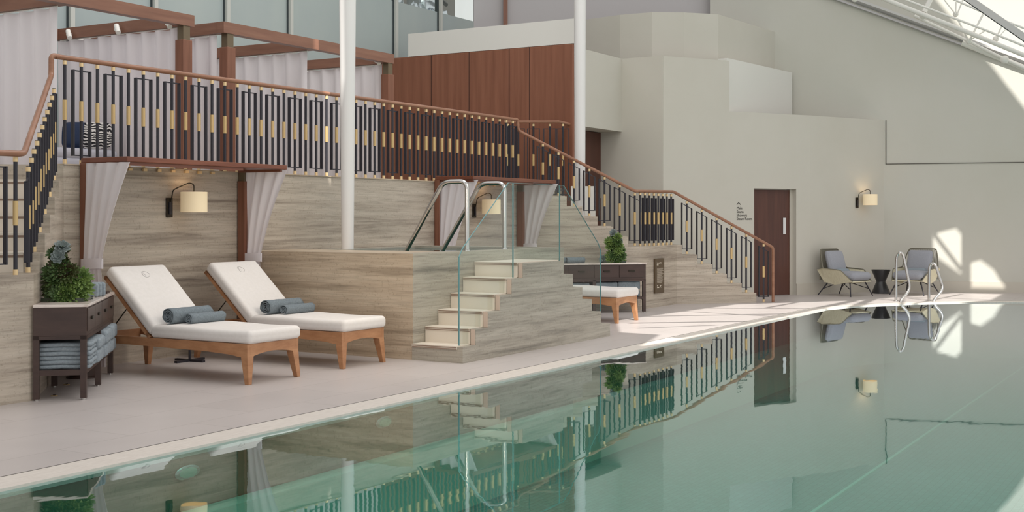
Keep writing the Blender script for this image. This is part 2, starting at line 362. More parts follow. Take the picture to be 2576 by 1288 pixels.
# terrace and diagonal stair bodies
# left
LO = Vector((6.75, 8.56)); LD = Vector((1.46, 1.41)).normalized()     # up the flight
LN = Vector((-LD.y, LD.x))                                        # inwards
def lp(a, b=0.): p = LO+LD*a+LN*b; return (p.x, p.y)
RO = Vector((18.56, 8.56)); RD = Vector((-1.46, 1.41)).normalized(); RN = Vector((-RD.y, RD.x))*-1
def rp(a, b=0.): p = RO+RD*a+RN*b; return (p.x, p.y)
WST = 1.3
la0, lst = .34, .337; ra0, rst = .15, .265
rise = (ZT-ZL)/6
# terrace slab
terr = [(8.21, TW), (17.1, TW), rp(ra0+5*rst), rp(ra0+5*rst, WST), (19.0, 10.2), (19.0, 14.1), (2, 14.1), (2, 11.2), lp(la0+5*lst, WST), lp(la0+5*lst)]
struct('wall_terrace', MB().prism(terr, 0, ZT), M['stone'], 'travertine clad retaining wall behind the loungers carrying the terrace', 'wall')
struct('trim_5', MB().prism([(8.21, TW-.012), (17.1, TW-.012), (17.1, 10.6), (8.21, 10.6)], ZT, ZT+.012), M['stone_warm'], 'pale stone coping along the terrace edge', 'coping')
# landings
struct('floor_landing', MB().prism([lp(la0), (6.75, 8.56), (2, 8.56), (2, 11.3), lp(la0, WST)], 0, ZL), M['stone'], 'travertine landing block at the foot of the left stair', 'landing')
L2O = Vector((20.1, 8.5)); L2D = Vector((.707, -.707)); L2N = Vector((.707, .707))
def fp(a, b=0.): p = L2O+L2D*a+L2N*b; return (p.x, p.y)
struct('floor_landing_far', MB().prism([rp(ra0), (18.60, 8.5), (20.1, 8.5), fp(.1), fp(.1, 1.0), (21.2, 9.6), (21.2, 11.2), (19.4, 11.2), rp(ra0, WST)], 0, ZL), M['stone'], 'travertine landing block with the brown sign', 'landing')
def flight(name, pf, a0, step, z0, n, rise, w, label, down=False):
    r = thing(name, label, 'stairs', (pf(a0)[0], pf(a0)[1], 0))
    for k in range(n):
        if down: q = [pf(a0+k*step), pf(a0+(k+1)*step), pf(a0+(k+1)*step, w), pf(a0+k*step, w)]; zt = z0-(k+1)*rise
        else: q = [pf(a0+k*step), pf(a0+(k+1)*step), pf(a0+(k+1)*step, w), pf(a0+k*step, w)]; zt = z0+(k+1)*rise
        if zt < .02: continue
        MB().prism(q, 0, zt).build('step', M['stone'], r, world=True)
        if down: q2 = [pf(a0+k*step, .13), pf(a0+(k+1)*step+.012, .13), pf(a0+(k+1)*step+.012, w-.02), pf(a0+k*step, w-.02)]
        else: q2 = [pf(a0+k*step-.012, .13), pf(a0+(k+1)*step, .13), pf(a0+(k+1)*step, w-.02), pf(a0+k*step-.012, w-.02)]
        MB().prism(q2, max(.0, zt-rise+.001), zt+.008).build('tread', M['cream'], r, world=True)
        q3 = [pf((a0+(k+1)*step+.014) if down else (a0+k*step-.014), .13), pf((a0+(k+1)*step+.002) if down else (a0+k*step-.002), .13), pf((a0+(k+1)*step+.002) if down else (a0+k*step-.002), w-.02), pf((a0+(k+1)*step+.014) if down else (a0+k*step-.014), w-.02)]
        MB().prism(q3, zt-.035, zt-.015).build('nosing', M['brownline'], r, world=True)
    return r
flight('staircase', lp, la0, lst, ZL, 5, rise, WST, 'travertine stair flight at far left rising from landing to terrace')
flight('staircase', rp, ra0, rst, ZL, 5, rise, WST, 'travertine stair flight behind the glass balustrade rising to the terrace')
flight('staircase', fp, .1, .285, ZL, 5, ZL/6, 1.0, 'lowest travertine stair flight descending from the sign landing to the pool deck', down=True)
# white parapet behind the upper right flight
struct('wall_stair', MB().prism([at(1436, 21.25), at(1498, 21.3), at(1498, 21.5), at(1436, 21.45)], ZL, 2.06), M['plaster_white'], 'low white wall behind the upper right stair flight', 'wall')
# wood panelled wall s=19
seams = [975, 1085, 1180, 1281, 1332, 1442]
root_m = M['wood_wall']
struct('wall_wood', MB().box(19.0, 19.25, 9.97, 14.1, ZT-1.0, 4.55), root_m, 'tall reddish brown wood panelled wall at the end of the terrace', 'wall', bevel=.02)
mb = MB()
for p in seams[1:-1]:
    t = on_s(p, 19.0); mb.box(18.996, 19.01, t-.006, t+.006, ZT, 4.54)
struct('trim_6', mb, mat('seam', (62, 36, 28), .7), 'dark vertical joints between the wood panels', 'joint')
struct('wall_band', MB().box(19.0, 19.25, 9.9, on_s(1027, 19.0), 4.55, 4.98), M['plaster_white'], 'white parapet band above the wood panelled wall', 'wall')
# bulkhead and recess with upper door
struct('wall_bulkhead', MB().prism([(19.26, 9.97), (20.95, 9.97), (20.95, 10.5), (19.26, 10.5)], 3.13, 4.5), M['plaster'], 'hanging cream bulkhead over the upper door', 'wall')
struct('wall_recess', MB().prism([(20.95, 9.13), (21.15, 9.13), (21.15, 10.9), (20.95, 10.9)], ZL, 4.5), M['plaster'], 'shaded cream wall beside the upper door', 'wall')
struct('wall_recess_back', MB().box(19.26, 20.94, 10.505, 10.7, ZL, 4.4), M['plaster'], 'wall around the upper door', 'wall')
d2 = thing('door_2', 'brown wooden door at landing level beside the white column', 'door', (20.4, 10.43, ZL)); d2['kind'] = 'structure'
MB().box(19.9, 20.94, 10.40, 10.47, ZL, 3.12).build('door_leaf', M['door_wood'], d2, world=True)
MB().box(20.84, 20.90, 10.38, 10.40, ZL+.85, ZL+1.15).build('push_plate', M['steel'], d2, world=True)
# cream wall A with door 1
A0 = Vector((20.95, 9.15)); A1 = Vector(at(2038, 24.35))
AD = (A1-A0).normalized(); AN = Vector((AD.y, -AD.x)); AL = (A1-A0).length    # AN towards the camera side
if AN.dot(-A0) < 0: AN = -AN
def ap(a, b=0.): p = A0+AD*a-AN*b; return (p.x, p.y)       # b>0 into the wall
def a_px(px):
    r = (px-1288)/F   # solve for distance along A
    lo, hi = -2., AL+2
    for _ in range(60):
        m = (lo+hi)/2; p = A0+AD*m; X = .508*p.x-.8614*p.y; Y = depth(p.x, p.y)
        if X/Y < r: lo = m
        else: hi = m
    return lo
aD0, aD1 = a_px(1897), a_px(2003); aN = a_px(1835)
zD = zat(474, depth(*ap(aD0)))
mb = MB(); mb.prism([ap(0), ap(aN), ap(aN, .25), ap(0, .25)], 0, 4.5)
mb.prism([ap(aN), ap(aD0), ap(aD0, .25), ap(aN, .25)], 0, 3.54)
mb.prism([ap(aD0), ap(aD1), ap(aD1, .25), ap(aD0, .25)], zD, 3.54)
mb.prism([ap(aD1), ap(AL), ap(AL, .25), ap(aD1, .25)], 0, 3.54)
struct('wall_back', mb, M['plaster'], 'large cream wall with the changing room door', 'wall')
d1 = thing('door_1', 'dark brown flush door with steel push plate at deck level', 'door', (*ap((aD0+aD1)/2, .15), 0)); d1['kind'] = 'structure'
MB().prism([ap(aD0, .12), ap(aD1-.07, .12), ap(aD1-.07, .17), ap(aD0, .17)], .01, zD-.02).build('door_leaf', M['door_wood'], d1, world=True)
MB().prism([ap(aD1-.07, .10), ap(aD1, .10), ap(aD1, .2), ap(aD1-.07, .2)], 0, zD).build('door_frame', M['plinth'], d1, world=True)
yA = depth(*ap(aD1))
MB().prism([ap(a_px(1979), .105), ap(a_px(1986.5), .105), ap(a_px(1986.5), .12), ap(a_px(1979), .12)], zat(589, yA), zat(548, yA)).build('push_plate', M['steel'], d1, world=True)
# chair wall and far wall
B0 = A1; B1 = Vector(at(2224, 25.55)); W1 = Vector(at(2576, 24.75)); WD = (W1-B1).normalized()
def quadwall(a, b, th, z0, z1, m, name, label):
    a = Vector(a); b = Vector(b); d = (b-a).normalized(); n = Vector((d.y, -d.x))
    if n.dot(-a) < 0: n = -n
    return struct(name, MB().prism([tuple(a), tuple(b), tuple(b-n*th), tuple(a-n*th)], z0, z1), m, label, 'wall')
quadwall(B0, B1, .2, 0, 3.54, M['plaster'], 'wall_chairs', 'cream wall behind the left armchair carrying the right wall lamp')
WL = B1-WD*3.6; WR = B1+WD*9
quadwall(WL, WR, .3, 0, 9.0, M['plaster_green'], 'wall_far', 'tall pale greenish end wall of the pool hall')
# plinth skirting
def skirt(a, b, name):
    a = Vector(a); b = Vector(b); d = (b-a).normalized(); n = Vector((d.y, -d.x))
    if n.dot(-a) < 0: n = -n
    struct(name, MB().prism([tuple(a+n*.02), tuple(b+n*.02), tuple(b), tuple(a)], 0, .22), M['plinth'], 'beige stone skirting', 'skirting')
skirt(ap(aD1), A1, 'baseboard_back'); skirt(B0, B1, 'baseboard_chairs'); skirt(B1, WR, 'baseboard_far')
wn = Vector((WD.y, -WD.x));
if wn.dot(-B1) < 0: wn = -wn
mb = MB(); p = B1+WD*.03
mb.prism([tuple(p+wn*.012), tuple(WR+wn*.012), tuple(WR), tuple(p)], 2.625, 2.64)
mb.prism([tuple(p+wn*.012), tuple(p+WD*.015+wn*.012), tuple(p+WD*.015), tuple(p)], 2.625, 3.54)
struct('trim_7', mb, M['joint'], 'thin dark joint line on the end wall', 'joint')
# stepped parapets behind
quadwall(at(1829, 23.62), at(1993, 26.0), .2, 3.2, 4.58, M['plaster_white'], 'wall_parapet', 'white stepped parapet panel above the changing room wall')
mb = MB(); pts = [at(1470, 24.6), at(1560, 24.0), at(1640, 23.7), at(1720, 23.72), at(1807, 23.95), at(1955, 26.3)]
for i in range(len(pts)-1):
    a, b = Vector(pts[i]), Vector(pts[i+1]); mb.prism([tuple(a), tuple(b), tuple(b+Vector((.15, .15))), tuple(a+Vector((.15, .15)))], 4.0, 5.47)
struct('wall_balcony', mb, M['plaster'], 'curved cream balcony parapet at the top level', 'wall')
GW = 14.1
quadwall((22.3, GW), at(1846, 26.9), .2, 3.0, 10., M['plaster_grey'], 'wall_upper', 'grey wall behind the top balcony')
quadwall(at(1832, 26.7), at(1848, 26.75), .05, 4., 10, M['plaster'], 'wall_pier', 'narrow cream pier between grey wall and end wall')
struct('trim_8', MB().prism([at(1266, 26.3), at(1277, 26.3), at(1277, 26.4), at(1266, 26.4)], 4.5, 10), M['wood_post'], 'slim brown post on the upper grey wall', 'post')
# frosted glazed wall
mbp = []; x0 = 5.55; step = 1.54
k = 0; mull = []
while x0+k*step < 22.6: mull.append(x0+k*step); k += 1
ZF = 5.72
for i, s0 in enumerate(mull[:-1]):
    s1 = mull[i+1]; w = thing('window_%d' % (i+1), 'tall frosted glass pane in the glazed wall above the terrace', 'window', ((s0+s1)/2, GW, ZT), group='frosted glazing above the terrace'); w['kind'] = 'structure'
    MB().box(s0+.05, s1-.05, GW, GW+.02, ZT+.3, ZF).build('frosted_pane', M['frost'], w, world=True)
    MB().box(s0+.05, s1-.05, GW, GW+.02, ZF, 9.0).build('clear_pane', M['glass'], w, world=True)
    MB().box(s0-.035, s0+.035, GW-.08, GW+.06, ZT, 9.0).build('mullion', M['mullion'], w, world=True)
    MB().box(s0-.05, s0-.035, GW-.03, GW+.06, ZT, 9.0).build('gasket', M['gasket'], w, world=True)
struct('wall_sill', MB().box(2, 19, GW-.05, GW+.25, ZT, ZT+.3).box(2, 19.0, GW-.03, GW+.02, 4.02, 4.10), M['plaster_white'], 'white sill and transom of the glazed wall', 'sill')
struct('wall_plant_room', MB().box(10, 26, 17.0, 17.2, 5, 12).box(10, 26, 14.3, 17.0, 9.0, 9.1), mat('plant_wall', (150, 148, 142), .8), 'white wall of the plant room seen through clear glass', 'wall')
# ducts in the plant room
for j, (sx, zz) in enumerate(((20.9, 6.15), (22.3, 6.2), (22.6, 5.95))):
    rnd = random.Random(j)
    tag(MB().soft(.75, .5, .34, .12, 8, sag=lambda p: p+Vector((0, 0, .05*math.sin(p.x*31)+.04*math.sin(p.y*27+p.x*11)))).shift((sx, 15.4, zz)).build('duct', M['foil'], smooth=False),
        ['foil wrapped duct seen through the left clear pane', 'foil wrapped duct seen through the right clear pane', 'smaller foil wrapped duct hanging lowest in the right clear pane'][j], 'duct')
mb = MB()
for j, (a, b) in enumerate((((18.6, 15.0, 7.4), (22.6, 15.0, 6.2)), ((18.9, 15.8, 7.9), (23, 15.8, 6.5)), ((20.6, 15.4, 9.0), (20.5, 15.4, 6.25)), ((22.15, 15.4, 9.0), (22.05, 15.4, 6.3)))):
    tag(MB().tube([a, b], .045, 8).build('pipe', M['duct']), ['dark sloping pipe nearest the clear glass', 'dark sloping pipe further inside the plant room', 'dark upright pipe behind the left clear pane', 'dark upright pipe behind the right clear pane'][j], 'pipe')

# ================= COLUMNS =================
c1 = (11.72, 9.2)
def column(s, t, z0, z1, r0, r1, lean, label):
    mb = MB(); mb.tube([(s, t, z0), (s-lean*.508*(z1-z0), t+lean*.86*(z1-z0), z1)], [r0, r1], 28)
    return tag(mb.build('column', M['column'], smooth=True), label, 'column')
column(c1[0], c1[1], 1.13, 7., .073, .125, .0, 'tall white round column standing on the spa ledge')
column(18.25, 9.45, ZL, 8., .085, .11, .0, 'tall white round column behind the upper right stair flight')

# ================= SPA =================
sp = thing('spa_tub', 'raised travertine spa tub between the two curtained alcoves', 'spa', (12.4, 7.56, 0))
s0, s1, t0, ZR = 10.75, 14.15, 7.56, 1.128
MB().box(s0, s1, t0, t0+.22, 0, ZR).box(s1-.22, s1, t0+.22, TW-.01, 0, ZR).box(s0+.02, s1, TW-.2, TW-.01, 0, ZR-.01).build('wall_cladding', M['stone_green'], sp, world=True)
MB().box(s0, s0+.9, t0+.22, TW-.012, 0, ZR-.001).box(s0-.004, s0+.05, t0+.002, TW-.013, 0, ZR-.002).build('end_cladding', M['stone_warm'], sp, world=True)
MB().box(s0+.9, s1-.22, t0+.22, TW-.2, 0, .55).build('basin', M['poolwall'], sp, world=True)
tag(MB().box(s0+.9, s1-.22, t0+.22, TW-.2, 1.09, 1.10).build('spa_water', M['spa_water']), 'still water filling the raised spa tub', 'water', kind='stuff')
# steps
tl, th = 6.92, 7.56
SL = [10.73, 10.98, 11.23, 11.48, 11.73, 11.975]; SR = [12.93, 13.18, 13.43, 13.69, 13.945, 14.2]
st = thing('spa_steps', 'travertine steps with cream treads climbing to the spa on both sides', 'steps', (12.4, 7.2, 0))
prof = []; R6 = 1.0/6
prof = [(SL[0], 0)]
for k in range(6): prof += [(SL[k], (k+1)*R6)]+([(SL[k+1], (k+1)*R6)] if k < 5 else [])
for k in range(6): prof += [(SR[k], 1.0-k*R6), (SR[k], 1.0-(k+1)*R6)] if k < 6 else []
MB().slab([(a, tl, z) for a, z in prof], (0, th-tl-.002, 0)).build('stone_body', M['stone_green'], st, world=True)
for k in range(6):
    z = (k+1)*R6; nx = SL[k+1] if k < 5 else SR[0]
    MB().box(SL[k]-.012, nx, tl+.07, th-.004, z-.028 if k == 0 else z-.035, z+.008).build('tread', M['cream'], st, world=True)
    if k: MB().box(SL[k]-.008, SL[k]+.05, tl+.064, th-.004, z-R6+.008, z-.03).build('riser', M['cream'], st, world=True)
    MB().box(SL[k]-.016, SL[k]-.011, tl+.07, th-.01, z-.026, z-.018).box(SL[k]-.016, SL[k]-.011, tl+.07, th-.01, z-.010, z-.002).build('nosing', M['brownline'], st, world=True)
    if k: MB().box(SL[k]-.010, SL[k]+.02, tl+.004, tl+.054, z-R6+.002, z-.002).build('edge_strip', M['pinkstone'], st, world=True)
# glass balustrade
tg = 7.0; ge = [10.79, 11.9, 13.0, 14.1]
gb = thing('glass_balustrade', 'frameless glass balustrade of three panels beside the spa steps', 'balustrade', (12.4, tg, 0))
def gpanel(pts):
    MB().slab([(a, tg, z) for a, z in pts], (0, .012, 0)).build('glass_panel', M['glass'], gb, world=True)
    a = [p for p in pts]; 
    mb = MB()
    for i in range(len(a)):
        b = a[(i+1) % len(a)]
        if abs(a[i][0]-b[0]) < .3 and abs(a[i][1]-b[1]) < .3 : 
            if a[i][1] < .99 or b[1] < .9: continue
        if a[i][1] < 1.02 and b[1] < 1.05: continue
        mb.bar((a[i][0], tg+.006, a[i][1]), (b[0], tg+.006, b[1]), .0125, .006)
    for sx in (pts[0][0], pts[-1][0]):
        pass
    return mb
def vedge(s, z0, z1): MB().box(s-.004, s+.004, tg-.001, tg+.013, z0, z1).build('glass_edge', M['glass_edge'], gb, world=True)
low = [(ge[0], R6), (10.98, R6), (10.98, 2*R6), (11.23, 2*R6), (11.23, 3*R6), (11.48, 3*R6), (11.48, 4*R6), (11.73, 4*R6), (11.73, 5*R6), (ge[1]-.005, 5*R6)]
MB().slab([(a, tg, z-.02) for a, z in low]+[(ge[1]-.005, tg, 1.9), (11.80, tg, 1.9), (10.86, tg, 1.19), (ge[0], tg, 1.10)], (0, .012, 0)).build('glass_panel', M['glass'], gb, world=True)
MB().slab([(ge[1]+.005, tg, .97), (ge[2]-.09, tg, .97), (ge[2]-.005, tg, .82), (ge[2]-.005, tg, 1.9), (ge[1]+.005, tg, 1.9)], (0, .012, 0)).build('glass_panel', M['glass'], gb, world=True)
MB().slab([(ge[2]+.005, tg, .8), (13.18, tg, .8), (13.18, tg, .64), (13.43, tg, .64), (13.43, tg, .48), (13.69, tg, .48), (13.69, tg, .31), (13.945, tg, .31), (13.945, tg, .15), (ge[3], tg, .15), (ge[3], tg, 1.10), (14.03, tg, 1.19), (13.1, tg, 1.9), (ge[2]+.005, tg, 1.9)], (0, .012, 0)).build('glass_panel', M['glass'], gb, world=True)
vedge(ge[0], .15, 1.10); vedge(ge[1], .82, 1.9); vedge(ge[2], .8, 1.9); vedge(ge[3], .15, 1.1)
mb = MB()
for a, b in (((ge[0], 1.10), (10.86, 1.19)), ((10.86, 1.19), (11.80, 1.9)), ((11.80, 1.9), (13.1, 1.9)), ((13.1, 1.9), (14.03, 1.19)), ((14.03, 1.19), (ge[3], 1.10))):
    mb.bar((a[0], tg+.006, a[1]), (b[0], tg+.006, b[1]), .012, .004)
mb.build('glass_edge', M['glass_edge'], gb, world=True)
def arc_path(pts, r, n=6):
    pts = [Vector(p) for p in pts]; out = [pts[0]]
    for i in range(1, len(pts)-1):
        a, b, c = pts[i-1], pts[i], pts[i+1]; u = (a-b).normalized(); v = (c-b).normalized(); k = min(r, (a-b).length*.45, (c-b).length*.45)
        p0, p2 = b+u*k, b+v*k
        for j in range(n+1):
            t = j/n; out.append(p0*(1-t)**2+b*2*t*(1-t)+p2*t*t)
    out.append(pts[-1]); return out
# spa handrails
for px, pxe, lab in ((1175, 1020, 'left chrome grab rail rising out of the spa water'), (1269, 1113, 'right chrome grab rail rising out of the spa water')):
    tt = 7.64; ss = on_t(px, tt); te = on_s(pxe, ss); tc = on_s(px-60, ss)
    zt = 1.93
    h = thing('grab_rail', lab, 'handrail', (ss, tt, ZR), group=None)
    path = arc_path([(ss, tt, ZR), (ss, tt, zt), (ss, tc, zt), (ss, te, 1.1)], .10)
    MB().tube(path, .027, 14).build('tube', M['steel'], h, smooth=True, world=True)
    MB().lathe([(.04, 0), (.04, .008), (.024, .02)], 16).shift((ss, tt, ZR)).build('flange', M['steel'], h, smooth=True, world=True)

# ================= RAILINGS =================
bal_h = 1.03
def hexrod(mb, x, y, z0, z1, r, n=10): return mb.lathe([(r, z0), (r, z1)], n, x, y)
def baluster(root, x, y, z0, z1, ang, frame, slope=0., hw=.112, zs=None):
    """black rod with brass sleeve and collars; frame = rectangular surround; slope along +ang."""
    l = root.location
    b = MB(); hexrod(b, 0, 0, 0, z1-z0, .0165); o = b.build('baluster', M['black'], root, smooth=True, loc=(x-l.x, y-l.y, z0-l.z), rz=ang)
    h = z1-z0; m = h*.52
    MB().lathe([(.021, m-.10), (.021, m+.10)], 12).build('brass_sleeve', M['brass'], o, smooth=True)
    MB().lathe([(.02, h-.045), (.02, h-.005)], 12).build('collar', M['brass_light'], o, smooth=True)
    MB().lathe([(.02, 0), (.02, .045)], 12).build('collar', M['brass_light'], o, smooth=True)
    if frame:
        f = MB(); za, zb = .085, h-.085; bt = .015
        f.slab([(-hw, -.02, za), (-hw+bt, -.02, za), (-hw+bt, -.02, zb-slope*hw), (-hw, -.02, zb-slope*hw)], (0, .04, 0))
        f.slab([(hw-bt, -.02, za), (hw, -.02, za), (hw, -.02, zb+slope*hw), (hw-bt, -.02, zb+slope*hw)], (0, .04, 0))
        f.box(-hw, hw, -.006, .006, za, za+.012)
        f.slab([(-hw, -.006, zb-slope*hw-.012), (hw, -.006, zb+slope*hw-.012), (hw, -.006, zb+slope*hw), (-hw, -.006, zb-slope*hw)], (0, .012, 0))
        f.build('surround', M['black'], o)
    return o
def handrail(root, path, r=.026):
    MB().tube(path, r, 14, flat=1.0).build('handrail', M['wood_rail'], root, smooth=True, world=True)
# terrace railing
tr = thing('terrace_railing', 'long railing of black and brass balusters along the terrace edge', 'railing', (12.6, TW+.05, ZT+.012))
yr = TW+.055; n = 44; proto = None
for k in range(n):
    s = 8.27+k*.2035
    if s > 17.05: break
    fr = (k % 2 == 1)
    key = 1 if fr else 0
    if k < 2:
        o = baluster(tr, s, yr, ZT+.012, ZT+.012+bal_h, 0, fr)
        if k == 0: pr0 = o
        else: pr1 = o
    else:
        src = pr1 if fr else pr0; o = src.copy(); C.objects.link(o); o.parent = tr; o.location = (s-tr.location.x, yr-tr.location.y, 0)
        for g in list(src.children):
            d = g.copy(); C.objects.link(d); d.parent = o
handrail(tr, [(8.16, yr, 3.095), (12, yr, 3.095), (17.12, yr, 3.095)])
ZS = .92   # stair rail height above steps
# left stair railing
lr = thing('stair_railing', 'steep railing with black balusters down the left stair', 'railing', (*lp(0, .07), ZL))
top = (8.16, yr, 3.095)
pA = lp(0-.05, .07)
path = arc_path([(8.2, yr, 3.10), (8.11, yr, 3.10), (8.10, yr-.01, 2.90), (pA[0], pA[1], 2.03), (6.2, 8.62, 2.03), (2.2, 8.62, 2.03)], .06)
handrail(lr, path)
slope = rise/lst
for k in range(6):
    a = la0+lst*(k-.5)+.02; x, y = lp(a, .07)
    zb = ZL+max(0, k)*rise; ztop = zb+ZS-.02
    baluster(lr, x, y, zb+.008, ztop, math.atan2(LD.y, LD.x), True, slope*.9, .10)
    a2 = a-lst*.45
    if k: x2, y2 = lp(a2, .07); baluster(lr, x2, y2, zb-rise+.008, ztop-rise*.5, math.atan2(LD.y, LD.x), False)
for sx in (6.62, 6.42, 6.22, 6.02): baluster(lr, sx, 8.62, ZL, 2.01, 0, sx in (6.42, 6.02))
# second rail inside left landing
lr2 = thing('stair_railing', 'inner handrail at the far left edge behind the stair railing', 'railing', (6.0, 9.2, ZL))
handrail(lr2, [(6.32, 9.0, 1.99), (6.1, 9.0, 1.99), (2.4, 9.0, 1.99)])
for sx in (6.3, 5.9, 5.5): baluster(lr2, sx, 9.0, ZL, 1.97, 0, sx == 5.9)
# right stair railing (upper flight + landing + lower flight)
rr = thing('stair_railing', 'railing stepping down the right stairs past the sign landing to the deck', 'railing', (*rp(0, .07), ZL))
q0 = rp(0, .07); q1 = (20.12, 8.57); e1 = fp(.1+.285*5+.36, .07)
zR = 1.955
path = arc_path([(17.08, yr, 3.10), (17.17, yr, 3.10), (17.18, yr-.01, 2.92), (q0[0], q0[1], zR), (q1[0], q1[1], zR+.02), (e1[0], e1[1], .98), (e1[0]+.001, e1[1], 0.)], .05)
handrail(rr, path)
sl = (2.92-zR)/1.95
for k in range(7):
    a = ra0+rst*(k-.55); x, y = rp(a, .07)
    zb = ZL+min(5, k)*rise+.0; zt = zR-.03+sl*max(0, a)
    baluster(rr, x, y, zb+.008, zt, math.atan2(RD.y, RD.x), True, sl, .10)
for k in range(8):
    sx = 18.74+k*.185; baluster(rr, sx, 8.575, ZL, zR-.02, 0, k % 2 == 1, 0, .085)
sl2 = (zR+.02-.98)/(e1[0]-q1[0])*.707
for k in range(6):
    a = .1+.285*(k+.42) if k < 5 else 1.70
    x, y = fp(a, .07); zb = max(0, ZL-(k+1)*ZL/6) if k < 5 else 0; d = math.hypot(x-q1[0], y-q1[1]); D = math.hypot(e1[0]-q1[0], e1[1]-q1[1])
    zt = zR+.02-(zR+.02-.98)*d/D-.03
    baluster(rr, x, y, zb+.008, zt, math.atan2(L2D.y, L2D.x), True, -(zR-.96)/D, .10)
# back railing
r2a = at(1268, 21.3); r2b = at(1405, 21.25); r2c = at(1436, 21.5)
br_ = thing('stair_railing', 'short railing against the wood wall behind the top of the right stair', 'railing', (*r2b, ZT))
zz2 = zat(306, 21.25)
handrail(br_, [(*r2a, zz2), (*r2b, zz2), (*r2c, zz2-.03)], .025)
for i, px in enumerate((1278, 1304, 1342, 1383, 1416)):
    x, y = at(px, 21.3); baluster(br_, x, y, ZT-.2, zz2-.03, math.atan2(r2b[1]-r2a[1], r2b[0]-r2a[0]), True, 0, .11)

# ================= ALCOVE CANOPIES AND CURTAINS =================
def canopy(sa, sb, label):
    r = thing('wall_canopy', label, 'canopy', (sa, TW, 0)); tf = 9.30
    MB().box(sa, sb, tf, TW-.013, 2.055, 2.105).build('roof_slab', M['wood_canopy'], r, world=True, bevel=.006)
    MB().box(sa+.02, sb-.68, tf+.03, tf+.08, 2.022, 2.055).box(sa+.02, sa+.06, tf+.08, TW-.013, 2.02, 2.055).box(sb-.09, sb-.05, tf+.03, TW-.013, 2.03, 2.055).build('fascia', M['wood_canopy'], r, world=True)
    MB().box(sa-.01, sa+.018, TW-.09, TW-.013, 0, 2.055).build('post', M['wood_post'], r, world=True)
    MB().box(sb-.10, sb-.0, TW-.12, TW-.013, 0, 1.93).build('post', M['wood_post'], r, world=True)
    MB().box(sb-.085, sb-.02, TW-.10, TW-.013, 1.93, 2.055).build('post_cap', M['bronze_cap'], r, world=True)
    for k in range(8):
        x = sa+.4+k*.2; MB().box(x, x+.05, TW-.035, TW-.013, 2.0, 2.028).build('collar_block', M['brass_light'], r, world=True)  # brass blocks standing in for the baluster foot collars below the canopy
    return r
canopy(8.41, 10.745, 'brown wooden canopy above the two loungers'); canopy(14.70, 17.14, 'brown wooden canopy behind the spa')
def tied_curtain(s, label, lean=0.):
    r = thing('curtain', label, 'curtain', (s, TW-.1, 0), group=None)
    zt, zb, zk = 2.05, .04, 1.04
    def fn(u, v):
        z = zt+(zb-zt)*v; kv = (zt-zk)/(zt-zb)
        if v < kv: f = v/kv; w = .70*(1-f)+.30*f-.06*math.sin(PI*f)*.6; amp = .02*(1-f)+.010*f
        else: f = (v-kv)/(1-kv); w = .30+.05*math.sin(PI*min(1, f*1.3)*.6); amp = .012+.02*f
        y = TW-.03-u*w; x = s+amp*math.sin(u*PI*2*4.5+.6)+.012*math.sin(u*9+v*4)
        return (x, y, z)
    MB().grid(fn, 60, 40).build('cloth', M['curtain'], r, smooth=True, world=True)
    def band(u, v):
        a = 2*PI*u; return (s+.045*math.sin(a), TW-.185+.155*math.cos(a)*-1-.0, zk+.05-.10*v+.02*math.sin(a*.5)+.015*math.cos(a))
    MB().grid(band, 40, 3).build('tie_band', M['curtain'], r, smooth=True, world=True)
tied_curtain(8.40, 'white tied curtain behind the plant on the left console')
tied_curtain(10.69, 'white tied curtain on the right side of the lounger alcove')
tied_curtain(14.74, 'white tied curtain behind the chrome grab rails')
tied_curtain(17.1, 'sunlit white tied curtain seen through the glass balustrade')

# ================= UPSTAIRS CABANAS =================
ZB0, ZB1 = 3.83, 3.97; tF = 11.0; tB = 13.3
def beam(mb, a, b, w=.12): return mb.bar((a[0], a[1], (ZB0+ZB1)/2), (b[0], b[1], (ZB0+ZB1)/2), w, ZB1-ZB0)
def cabana(name, sa, sb, mids, posts, label):
    r = thing(name, label, 'cabana', (posts[0], tF, ZT))
    beam(MB(), (sa, tF), (sb, tF)).build('front_beam', M['wood_beam'], r, world=True)
    for s in mids: beam(MB(), (s, tF+.06), (s, tB)).build('side_beam', M['wood_beam'], r, world=True)
    beam(MB(), (sa, tB), (sb, tB)).build('back_beam', M['wood_beam'], r, world=True)
    for s in posts:
        MB().box(s-.055, s+.055, tF-.05, tF+.05, 3.66, ZB0).build('post_cap', M['bronze_cap'], r, world=True)
        MB().box(s-.075, s+.075, tF-.07, tF+.07, ZT, 3.66).build('post', M['wood_post'], r, world=True, bevel=.008)
    return r
cabana('cabana_frame', 6.2, 10.95, (9.08, 10.88), (10.83,), 'brown timber cabana frame at upper left with white spotlights')
cabana('cabana_frame', 11.45, 15.06, (11.52, 13.27, 15.0), (11.58, 14.98), 'brown timber cabana frame right of the first post, crossed by the column')
def pleated(a, b, z0, z1, label, amp=.035, sp=.13):
    r = thing('curtain', label, 'curtain', (a[0], a[1], z0)); A = Vector(a); B = Vector(b); L = (B-A).length; d = (B-A)/L; nn = Vector((-d.y, d.x))
    def fn(u, v):
        p = A+d*(u*L)+nn*amp*(math.sin(u*L/sp*PI)*(1-.0*v)+.25*math.sin(u*L*7+v*3)); return (p.x, p.y, z1+(z0-z1)*v)
    MB().grid(fn, int(L/sp*10), 6).build('cloth', M['curtain'], r, smooth=True, world=True)
    mb = MB(); mb.tube([(A.x, A.y, z1+.012), (B.x, B.y, z1+.012)], .008, 6); mb.build('curtain_track', M['white_metal'], r, world=True)
zc = ZB0-.02
pleated((9.08, 11.12), (9.08, 13.25), ZT+.02, zc, 'white pleated curtain filling the upper left corner')
